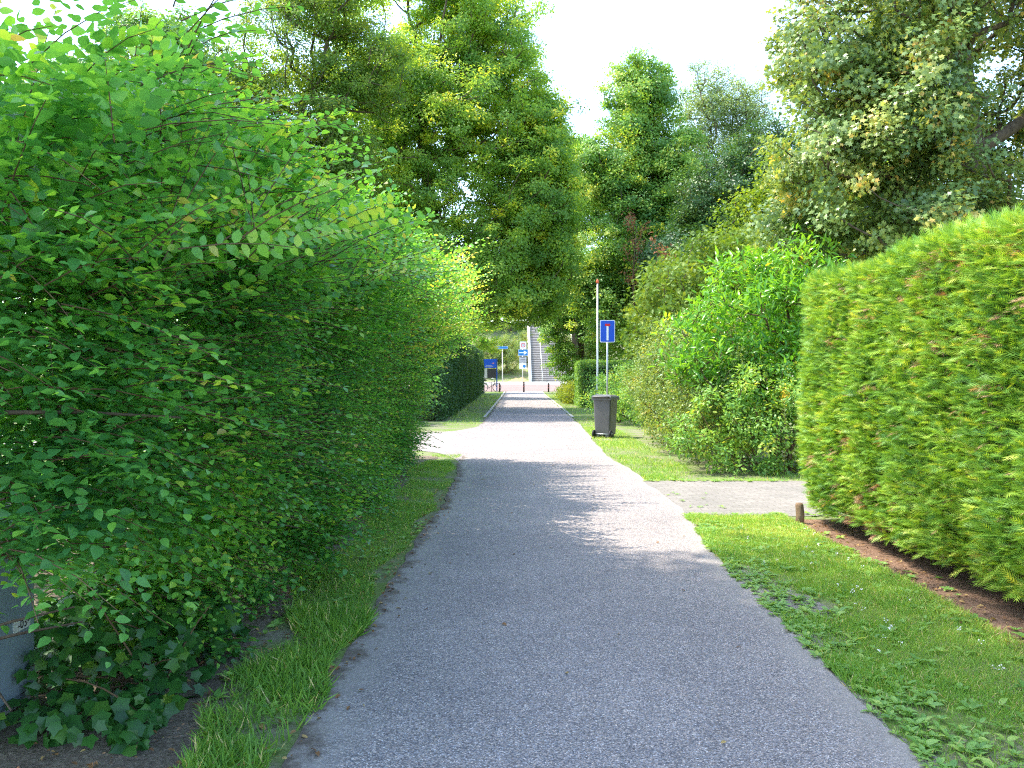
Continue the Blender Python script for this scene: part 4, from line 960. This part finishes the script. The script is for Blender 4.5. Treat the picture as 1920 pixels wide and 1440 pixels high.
def flagpole():
    root = empty('flagpole', (2.86, 28.6, 0), label='slim white flagpole with an orange-red finial above the garden hedge', cat='flagpole')
    Tubes().add([(0, 0, 0), (0, 0, 1.5), (0, 0, 4.55)], [0.038, 0.034, 0.024], 14).build('pole', M['flagpole'], root)
    Tubes().add([(0, 0, 4.55), (0, 0, 4.57), (0, 0, 4.62), (0, 0, 4.67), (0, 0, 4.70)], [0.024, 0.048, 0.054, 0.036, 0.01], 14).build('finial', M['finial'], root)
    box_obj('bracket', -0.07, 0.07, -0.07, 0.07, 0.0, 0.35, M['black_metal'], root, 0.01)
    box_obj('cleat', -0.012, 0.012, -0.075, -0.045, 1.15, 1.32, M['galv'], root, 0.004)
flagpole()
def name_sign():
    y = 82.2; z0 = float(gz(0, y)) + 0.13
    root = empty('street_name_sign', (-0.92, y, z0), label='blue street name plate on a tall pale pole across the street', cat='street sign')
    Tubes().add([(0, 0.04, 0), (0, 0.04, 3.45)], 0.045, 12).build('pole', M['pale_paint'], root)
    p = prism_obj('plate', round_rect(0, 3.3, 1.06, 0.27, 0.03), -0.02, 0.0, M['sign_white'], root)
    prism_obj('blue_field', round_rect(0, 3.3, 1.02, 0.23, 0.02), -0.024, -0.019, M['sign_blue_pale'], p)
name_sign()
def zone_sign():
    y = 81.6; z0 = float(gz(0, y)) + 0.13
    root = empty('traffic_sign', (1.06, y, z0), label='white arrow on blue plate below a zone 30 plate on one pole', cat='traffic sign')
    Tubes().add([(-0.05, 0.05, 0), (-0.05, 0.05, 3.85)], 0.038, 12).build('pole', M['pale_paint'], root)
    zp = prism_obj('zone_plate', round_rect(0, 3.50, 0.62, 0.72, 0.04), -0.02, 0.0, M['sign_white'], root)
    def ring(nm, r0, r1, y0, y1, mat, par, cz):
        bm = bmesh.new(); n = 28; vs = []
        for rr in (r0, r1): vs.append([bm.verts.new((rr * math.cos(6.2832 * i / n), y0, cz + rr * math.sin(6.2832 * i / n))) for i in range(n)])
        for i in range(n): bm.faces.new((vs[0][i], vs[0][(i + 1) % n], vs[1][(i + 1) % n], vs[1][i]))
        g = bmesh.ops.extrude_face_region(bm, geom=bm.faces[:])
        for v in g['geom']:
            if isinstance(v, bmesh.types.BMVert): v.co.y = y1
        bmesh.ops.recalc_face_normals(bm, faces=bm.faces[:])
        me = bpy.data.meshes.new(nm); bm.to_mesh(me); bm.free(); return link(nm, me, mat, par)
    ring('red_ring', 0.15, 0.215, -0.0245, -0.0195, M['sign_red'], zp, 3.52)
    text_obj('lettering', '30', 0.2, (0, -0.0225, 3.52), M['print_dark'], zp)
    ap = prism_obj('arrow_plate', round_rect(0, 2.80, 0.94, 0.60, 0.04), -0.03, -0.008, M['sign_white'], root)
    prism_obj('blue_field', round_rect(0, 2.80, 0.89, 0.55, 0.03), -0.0345, -0.0295, M['sign_blue_pale'], ap)
    prism_obj('arrow', [(-0.36, 2.755), (0.10, 2.755), (0.04, 2.63), (0.17, 2.63), (0.38, 2.80), (0.17, 2.97), (0.04, 2.97), (0.10, 2.845), (-0.36, 2.845)], -0.0385, -0.034, M['sign_white'], ap)
    lp = prism_obj('text_plate', round_rect(-0.02, 2.13, 0.68, 0.58, 0.02), -0.02, 0.0, M['sign_grey'], root)
    for k in range(3): prism_obj('text_line', round_rect(-0.02, 2.32 - 0.16 * k, 0.48, 0.04, 0.01), -0.0235, -0.0195, M['print_dark'], lp)
    pp = prism_obj('lower_plate', round_rect(-0.02, 1.52, 0.66, 0.56, 0.02), -0.02, 0.0, M['sign_white'], root)
    prism_obj('blue_disc', round_rect(0.12, 1.50, 0.28, 0.28, 0.139, 8), -0.0245, -0.0195, M['sign_blue_pale'], pp)
zone_sign()
def bollard(x, y, h, lab, banded=True, rad=0.065):
    z0 = float(gz(x, y))
    root = empty('bollard', (x, y, z0), label=lab, cat='bollard', group='bollards closing the path end')
    Tubes().add([(0, 0, 0), (0, 0, h - 0.03), (0, 0, h - 0.008), (0, 0, h)], [rad, rad, rad * 0.85, rad * 0.5], 14).build('post', M['bollard'], root)
    if banded:
        for z in (h - 0.22, h - 0.42): Tubes().add([(0, 0, z), (0, 0, z + 0.07)], rad + 0.004, 14, cap=True).build('band', M['bollard_band'], root)
bollard(0.92, 66.4, 0.84, 'dark bollard with red bands standing in the middle of the path end')
bollard(-0.97, 66.8, 0.72, 'dark bollard at the left edge of the path end, beside the bicycle')
bollard(2.86, 66.8, 0.72, 'dark bollard under the hanging boughs at the right edge of the path end')
t = Tubes(); t.add([(0, 0, 0), (0, 0, 0.76), (0, 0, 0.79)], [0.028, 0.028, 0.015], 10); o = t.build('marker_post', M['black_metal']); o.location = (-1.58, 66.6, 0.0)
tag(o, 'thin black post on the grass in front of the bicycle', 'post')

def info_board():
    y = 69.2; z0 = float(gz(0, y))
    root = empty('information_board', (-1.95, y, z0), label='blue information board with dark poster case behind the parked bicycle', cat='information board')
    for x in (-0.72, 0.72): box_obj('post', x - 0.05, x + 0.05, -0.05, 0.05, 0.0, 2.60, M['kiosk_blue'], root, 0.01)
    hd = box_obj('header_panel', -0.668, 0.668, -0.04, 0.04, 1.86, 2.58, M['sign_blue'], root, 0.006)
    prism_obj('emblem', [(0.30, 2.22), (0.40, 2.30), (0.36, 2.24), (0.50, 2.32), (0.50, 2.18), (0.38, 2.20)], -0.046, -0.0405, M['print_pink'], hd)
    for k, wd in enumerate((0.50, 0.66)): prism_obj('text_line', round_rect(0.1, 2.06 - 0.10 * k, wd, 0.03, 0.008), -0.045, -0.0405, M['sign_grey'], hd)
    box_obj('poster_case', -0.05, 0.668, -0.04, 0.04, 1.05, 1.80, M['print_dark'], root, 0.006)
    box_obj('map_panel', -0.668, -0.06, -0.04, 0.04, 1.05, 1.80, M['sign_grey'], root, 0.006)
info_board()

def bicycle():
    z0 = float(gz(-1.9, 67.4))
    root = empty('bicycle', (-1.72, 67.4, z0), R(6), label='dark city bicycle with a white rear mudguard parked by the blue board', cat='bicycle')
    def wheel(x):
        n = 36; a = np.linspace(0, 2 * math.pi, n + 1)
        t = Tubes(); t.add(np.stack([x + 0.33 * np.cos(a), 0 * a, 0.345 + 0.33 * np.sin(a)], 1), 0.018, 8, cap=False)
        w_ = empty_w = t.build('wheel', M['rubber'], root)
        t = Tubes(); t.add(np.stack([x + 0.305 * np.cos(a), 0 * a, 0.345 + 0.305 * np.sin(a)], 1), 0.010, 6, cap=False)
        for k in range(14):
            q = 2 * math.pi * k / 14; t.add([(x, 0.02 * (-1) ** k, 0.345), (x + 0.3 * math.cos(q), 0, 0.345 + 0.3 * math.sin(q))], 0.0022, 4, cap=False)
        t.add([(x, -0.05, 0.345), (x, 0.05, 0.345)], 0.022, 8)
        t.build('rim', M['chrome'], w_)
    wheel(0.53); wheel(-0.53)
    f = Tubes()
    for a, b, r_ in (((-0.36, 0, 0.80), (-0.10, 0, 0.30), 0.019), ((-0.10, 0, 0.30), (0.36, 0, 0.68), 0.021), ((-0.30, 0, 0.70), (0.33, 0, 0.80), 0.017), ((0.32, 0, 0.92), (0.38, 0, 0.62), 0.021),
                     ((0.38, 0.05, 0.62), (0.53, 0.05, 0.345), 0.013), ((0.38, -0.05, 0.62), (0.53, -0.05, 0.345), 0.013), ((-0.10, 0.05, 0.30), (0.53 - 1.06, 0.05, 0.345), 0.011), ((-0.10, -0.05, 0.30), (-0.53, -0.05, 0.345), 0.011),
                     ((-0.32, 0.05, 0.74), (-0.53, 0.05, 0.345), 0.010), ((-0.32, -0.05, 0.74), (-0.53, -0.05, 0.345), 0.010)):
        f.add([a, b], r_, 8)
    f.build('frame', M['black_metal'], root)
    h = Tubes(); h.add([(0.32, 0, 0.92), (0.31, 0, 1.06)], 0.013, 8); h.add([(0.10, -0.28, 1.05), (0.24, -0.26, 1.08), (0.32, -0.1, 1.07), (0.32, 0.1, 1.07), (0.24, 0.26, 1.08), (0.10, 0.28, 1.05)], 0.013, 8)
    h.build('handlebar', M['chrome'], root)
    sd_ = Tubes(); sd_.add([(-0.56, 0, 0.93), (-0.48, 0, 0.945), (-0.34, 0, 0.93), (-0.24, 0, 0.925)], [0.06, 0.10, 0.05, 0.02], 12); so_ = sd_.build('saddle', M['rubber'], root)
    Tubes().add([(-0.36, 0, 0.80), (-0.41, 0, 0.92)], 0.013, 8).build('seat_post', M['chrome'], root)
    a = np.linspace(R(10), R(170), 18); m = Tubes(); m.add(np.stack([-0.53 + 0.375 * np.cos(a), 0 * a, 0.345 + 0.375 * np.sin(a)], 1), 0.032, 8); m.build('mudguard', M['white_plastic'], root)
    c = Tubes(); an = np.linspace(0, 6.283, 19); c.add(np.stack([-0.10 + 0.085 * np.cos(an), 0 * an - 0.04, 0.30 + 0.085 * np.sin(an)], 1), 0.008, 6, cap=False)
    c.add([(-0.10, -0.07, 0.30), (-0.02, -0.07, 0.16)], 0.010, 6); c.add([(-0.02, -0.14, 0.16), (-0.02, -0.06, 0.16)], 0.018, 6); c.build('crank', M['chrome'], root)
    b = Tubes()
    for yy in (-0.07, 0.0, 0.07): b.add([(-0.85, yy, 0.745), (-0.40, yy, 0.745)], 0.008, 6)
    b.add([(-0.80, 0.06, 0.74), (-0.53, 0.06, 0.345)], 0.007, 6); b.build('rack', M['black_metal'], root)
bicycle()

# ------------------------------------------------------------------ stairs up the embankment
def stairs():
    y0 = 84.0; x0, x1 = 1.95, 6.4; rise, run, n = 0.19, 0.36, 38; z0 = 0.50
    root = empty('staircase', ((x0 + x1) / 2, y0, z0), label='wide grey concrete stairs climbing the embankment between pale side walls', cat='staircase')
    cx = (x0 + x1) / 2; hw = (x1 - x0) / 2
    V = []; F = []
    for i in range(n):
        a = len(V); za, zb = i * rise, (i + 1) * rise; ya, yb = i * run, (i + 1) * run
        # nosing slightly proud of the riser
        V += [(-hw, ya + 0.03, za - 0.001), (hw, ya + 0.03, za - 0.001), (hw, ya + 0.03, zb - 0.06), (-hw, ya + 0.03, zb - 0.06), (hw, ya, zb - 0.06), (-hw, ya, zb - 0.06), (hw, ya, zb), (-hw, ya, zb), (hw, yb + 0.03, zb), (-hw, yb + 0.03, zb)]
        F += [[a, a + 1, a + 2, a + 3], [a + 3, a + 2, a + 4, a + 5], [a + 5, a + 4, a + 6, a + 7], [a + 7, a + 6, a + 8, a + 9]]
    F = np.array(F); k = np.arange(len(F)) % 4
    npmesh('steps', np.array(V), F[k < 2], M['stair_concrete'], root)
    V2 = np.array(V); npmesh('nosing', V2, F[k >= 2], M['pavement_plain'], root)
    def wall(xa, xb):
        V = []; L = n * run; H = n * rise
        for x in (xa, xb): V += [(x, -0.15, -0.3), (x, -0.15, 0.55), (x, L, H + 0.55), (x, L, -0.3)]
        F = np.array([[0, 1, 2, 3], [7, 6, 5, 4], [0, 4, 5, 1], [1, 5, 6, 2], [2, 6, 7, 3]])
        npmesh('side_wall', np.array(V), F, M['pale_paint'], root)
    wall(-hw - 0.22, -hw - 0.002); wall(hw + 0.002, hw + 0.22)
    rl = Tubes(); q = 0.10 - 0.0
    L = n * run; H = n * rise
    xr = 2.98 - cx - 0.0
    rl.add([(xr, 0.1, 0.0), (xr, 0.1, 0.95)], 0.028, 8); rl.add([(xr, 0.1, 0.95), (xr, L, H + 0.95)], 0.026, 8)
    for k in range(1, 6): rl.add([(xr, L * k / 6, H * k / 6), (xr, L * k / 6, H * k / 6 + 0.95)], 0.022, 8)
    rl.build('handrail', M['pale_paint'], root)
stairs()
# worn sandy patch on the slope left of the stairs
def sandy():
    n = 26; a = np.linspace(0, 2 * math.pi, n, endpoint=False); r = np.random.default_rng(4)
    rings = []
    for f in (0.0, 0.35, 0.7, 1.0):
        rr = f * (1 + 0.18 * r.normal(size=n) * (f > 0.9))
        x = 0.55 + 1.15 * rr * np.cos(a); y = 86.4 + 1.9 * rr * np.sin(a); rings.append(np.stack([x, y, gz(x, y) + 0.02], 1))
    V = np.concatenate(rings); F = []
    for k in range(3):
        for i in range(n): F.append([k * n + i, k * n + (i + 1) % n, (k + 1) * n + (i + 1) % n, (k + 1) * n + i])
    o = npmesh('sand', V, np.array(F), M['sand']); o['kind'] = 'structure'
sandy()

# ------------------------------------------------------------------ grass, weeds, litter (nobody could count them)
def grass():
    r = np.random.default_rng(61); parts = []
    def zone(n, xlo, xhi, ylo, yhi, size, ypow=1.0, mask=None, tb=0.0, lim=-0.7):
        y = ylo + (yhi - ylo) * r.uniform(0, 1, n) ** ypow
        a, b = xlo(y), xhi(y); x = a + (b - a) * r.uniform(0, 1, n)
        p = np.stack([x, y, 0 * x], 1)
        den = wob(p, 62, 2.2) + 0.6 * wob(p, 63, 6.5) + 0.5 * r.normal(size=n)
        k = den > lim
        if mask is not None: k &= mask(x, y, den)
        x, y, p, den = x[k], y[k], p[k], den[k]; m = len(x)
        d = np.stack([r.normal(size=m) * 0.55, r.normal(size=m) * 0.55, 0.75 + 0 * x], 1)
        nn = np.stack([r.normal(size=m), r.normal(size=m), 0.4 + 0 * x], 1)
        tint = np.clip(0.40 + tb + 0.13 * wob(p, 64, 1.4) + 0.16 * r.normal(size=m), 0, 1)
        tint = np.where(r.uniform(0, 1, m) < 0.05, 0.97, tint)
        sz = size * r.uniform(0.5, 1.25, m) * (1 + 0.35 * np.clip(den, -0.5, 1))
        parts.append(scatter(T_blade(), np.stack([x, y, gz(x, y)], 1), d, nn, sz, tint))
    one = lambda v: (lambda y: np.full_like(y, v))
    edge = lambda y: pr(y) + 0.0
    def thin(x, y, den):   # thin, worn strip next to the asphalt
        return (x - pr(y) > 0.30 + 0.25 * np.sin(y * 2.3)) | (den > -0.25)
    zone(120000, lambda y: pr(y) - 0.02, one(3.0), 2.8, 9.4, 0.042, 1.0, thin, 0.12, -1.5)
    zone(9000, lambda y: pr(y) - 0.03, lambda y: pr(y) + 0.22, 2.8, 9.4, 0.050, 1.0, lambda x, y, d: d > 0.15, -0.02)
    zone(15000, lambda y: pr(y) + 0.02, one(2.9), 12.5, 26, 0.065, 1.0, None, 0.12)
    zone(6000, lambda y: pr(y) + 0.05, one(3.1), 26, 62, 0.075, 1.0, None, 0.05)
    zone(3000, lambda y: pr(y) + 0.05, one(6.0), 12.45, 13.0, 0.06, 1.0, None, 0.1)
    # left verge, its shade put into a darker blade tint
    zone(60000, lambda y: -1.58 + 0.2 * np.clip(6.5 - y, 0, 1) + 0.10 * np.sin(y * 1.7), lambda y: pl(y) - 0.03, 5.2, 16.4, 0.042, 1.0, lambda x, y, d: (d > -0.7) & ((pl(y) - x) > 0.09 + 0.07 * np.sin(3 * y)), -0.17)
    zone(16000, lambda y: -1.40 + 0.10 * np.sin(y * 4.1), lambda y: pl(y) - 0.0 + 0.05 * np.sin(y * 5), 2.8, 5.6, 0.082, 1.0, lambda x, y, d: d > -0.25, -0.15)
    zone(9000, lambda y: -2.1 + 0 * y, lambda y: pl(y) - 0.12, 25.5, 66, 0.075, 1.0, None, 0.0)
    V, F, A = merge(parts)
    o = npmesh('grass', V, F, M['grass_blade'], attrs={'tint': A}); tag(o, 'mown green grass on the verges along both edges of the path', 'grass', kind='stuff')
grass()
def weeds():
    r = np.random.default_rng(71); P = []; X = []; N = []; Sz = []; Tn = []
    def rosette(x, y, s, k):
        a = r.uniform(0, 6.28) + np.arange(k) * 6.28 / k * r.uniform(0.9, 1.1) + r.normal(size=k) * 0.2
        el = r.uniform(0.1, 0.7, k)
        P.append(np.stack([x + 0.1 * s * np.cos(a), y + 0.1 * s * np.sin(a), np.full(k, 0.015 + float(gz(x, y)))], 1))
        X.append(np.stack([np.cos(a), np.sin(a), el], 1)); N.append(np.stack([-el * np.cos(a), -el * np.sin(a), np.ones(k)], 1) + 0.2 * r.normal(size=(k, 3)))
        Sz.append(s * r.uniform(0.7, 1.2, k)); Tn.append(np.clip(0.45 + 0.2 * r.normal(size=k) + 0 * a, 0, 1))
    for i in range(520):                          # worn edge of the right verge
        y = 2.9 + 6.4 * r.uniform() ** 1.0; x = float(pr(y)) - 0.04 + abs(r.normal()) * 0.22; rosette(x, y, r.uniform(0.025, 0.055), r.integers(5, 10))
    for i in range(220):
        y = r.uniform(2.9, 9.2); x = r.uniform(float(pr(y)), 2.9); rosette(x, y, r.uniform(0.03, 0.07), r.integers(4, 8))
    for i in range(110):                          # joints of the driveway
        x = r.uniform(1.9, 4); y = r.choice([9.45, 12.42]) + r.normal() * 0.06; rosette(x, y, r.uniform(0.03, 0.06), 6)
    for i in range(14):
        x = 2.0 + abs(r.normal()) * 0.3; y = r.uniform(9.6, 11.5); rosette(x, y, r.uniform(0.02, 0.04), 6)
    for i in range(110):
        y = r.uniform(3.2, 9); x = float(pl(y)) - abs(r.normal()) * 0.3 - 0.03; rosette(x, y, r.uniform(0.03, 0.06), r.integers(4, 8))
    for i in range(60):
        y = r.uniform(5.0, 9.2); x = 2.9 + 0.12 * r.normal(); rosette(x, y, r.uniform(0.03, 0.07), 6)
    v, f, a = scatter(T_ovate(0.5, 0.05, 0.2), np.concatenate(P), np.concatenate(X), np.concatenate(N), np.concatenate(Sz), np.concatenate(Tn))
    o = npmesh('weeds', v, f, M['weed_leaf'], attrs={'tint': a}); tag(o, 'broad-leaved plantain and clover weeds on the worn verge edge', 'weeds', kind='stuff')
    n = 38; y = r.uniform(3.3, 8.6, n); x = pr(y) + r.uniform(0.25, 1.1, n); k = 8
    PP = []; 
    for i in range(n):
        PP.append(np.stack([x[i] + 0.007 * r.normal(size=k), y[i] + 0.007 * r.normal(size=k), 0.055 + 0.006 * r.normal(size=k)], 1))
    PP = np.concatenate(PP); m = len(PP)
    v, f, a = scatter(T_simple(0.9), PP, r.normal(size=(m, 3)), UP + 0.4 * r.normal(size=(m, 3)), np.full(m, 0.010), np.zeros(m))
    o = npmesh('clover_flowers', v, f, M['white_petal'], attrs={'tint': a}); tag(o, 'tiny white clover flowers dotted over the right verge', 'flowers', kind='stuff')
weeds()
def litter():
    r = np.random.default_rng(81); n = 1420
    y = np.concatenate([r.uniform(2.8, 12, 420), r.uniform(3, 12, 100), r.uniform(4, 9.2, 100), r.uniform(3.2, 9, 420), r.uniform(3.5, 20, 80), r.uniform(4.4, 9.2, 300)])
    x = np.concatenate([pl(y[:420]) - 0.03 + 0.10 * r.normal(size=420), r.uniform(-2.2, -1.2, 100), r.uniform(2.8, 3.2, 100), r.uniform(-2.0, -1.1, 420), r.uniform(-0.9, 1.7, 80), r.uniform(2.85, 3.25, 300)])
    z = np.full(n, 0.018)
    P = np.stack([x, y, z], 1)
    v, f, a = scatter(T_ovate(0.55, 0.12, 0.2), P, r.normal(size=(n, 3)) * np.array([1, 1, .1]), UP + 0.35 * r.normal(size=(n, 3)), r.uniform(0.012, 0.042, n), r.uniform(0, 1, n))
    o = npmesh('leaf_litter', v, f, M['dead_leaf'], attrs={'tint': a}); tag(o, 'dry brown leaves lying along the left edge of the path', 'leaf litter', kind='stuff')
litter()
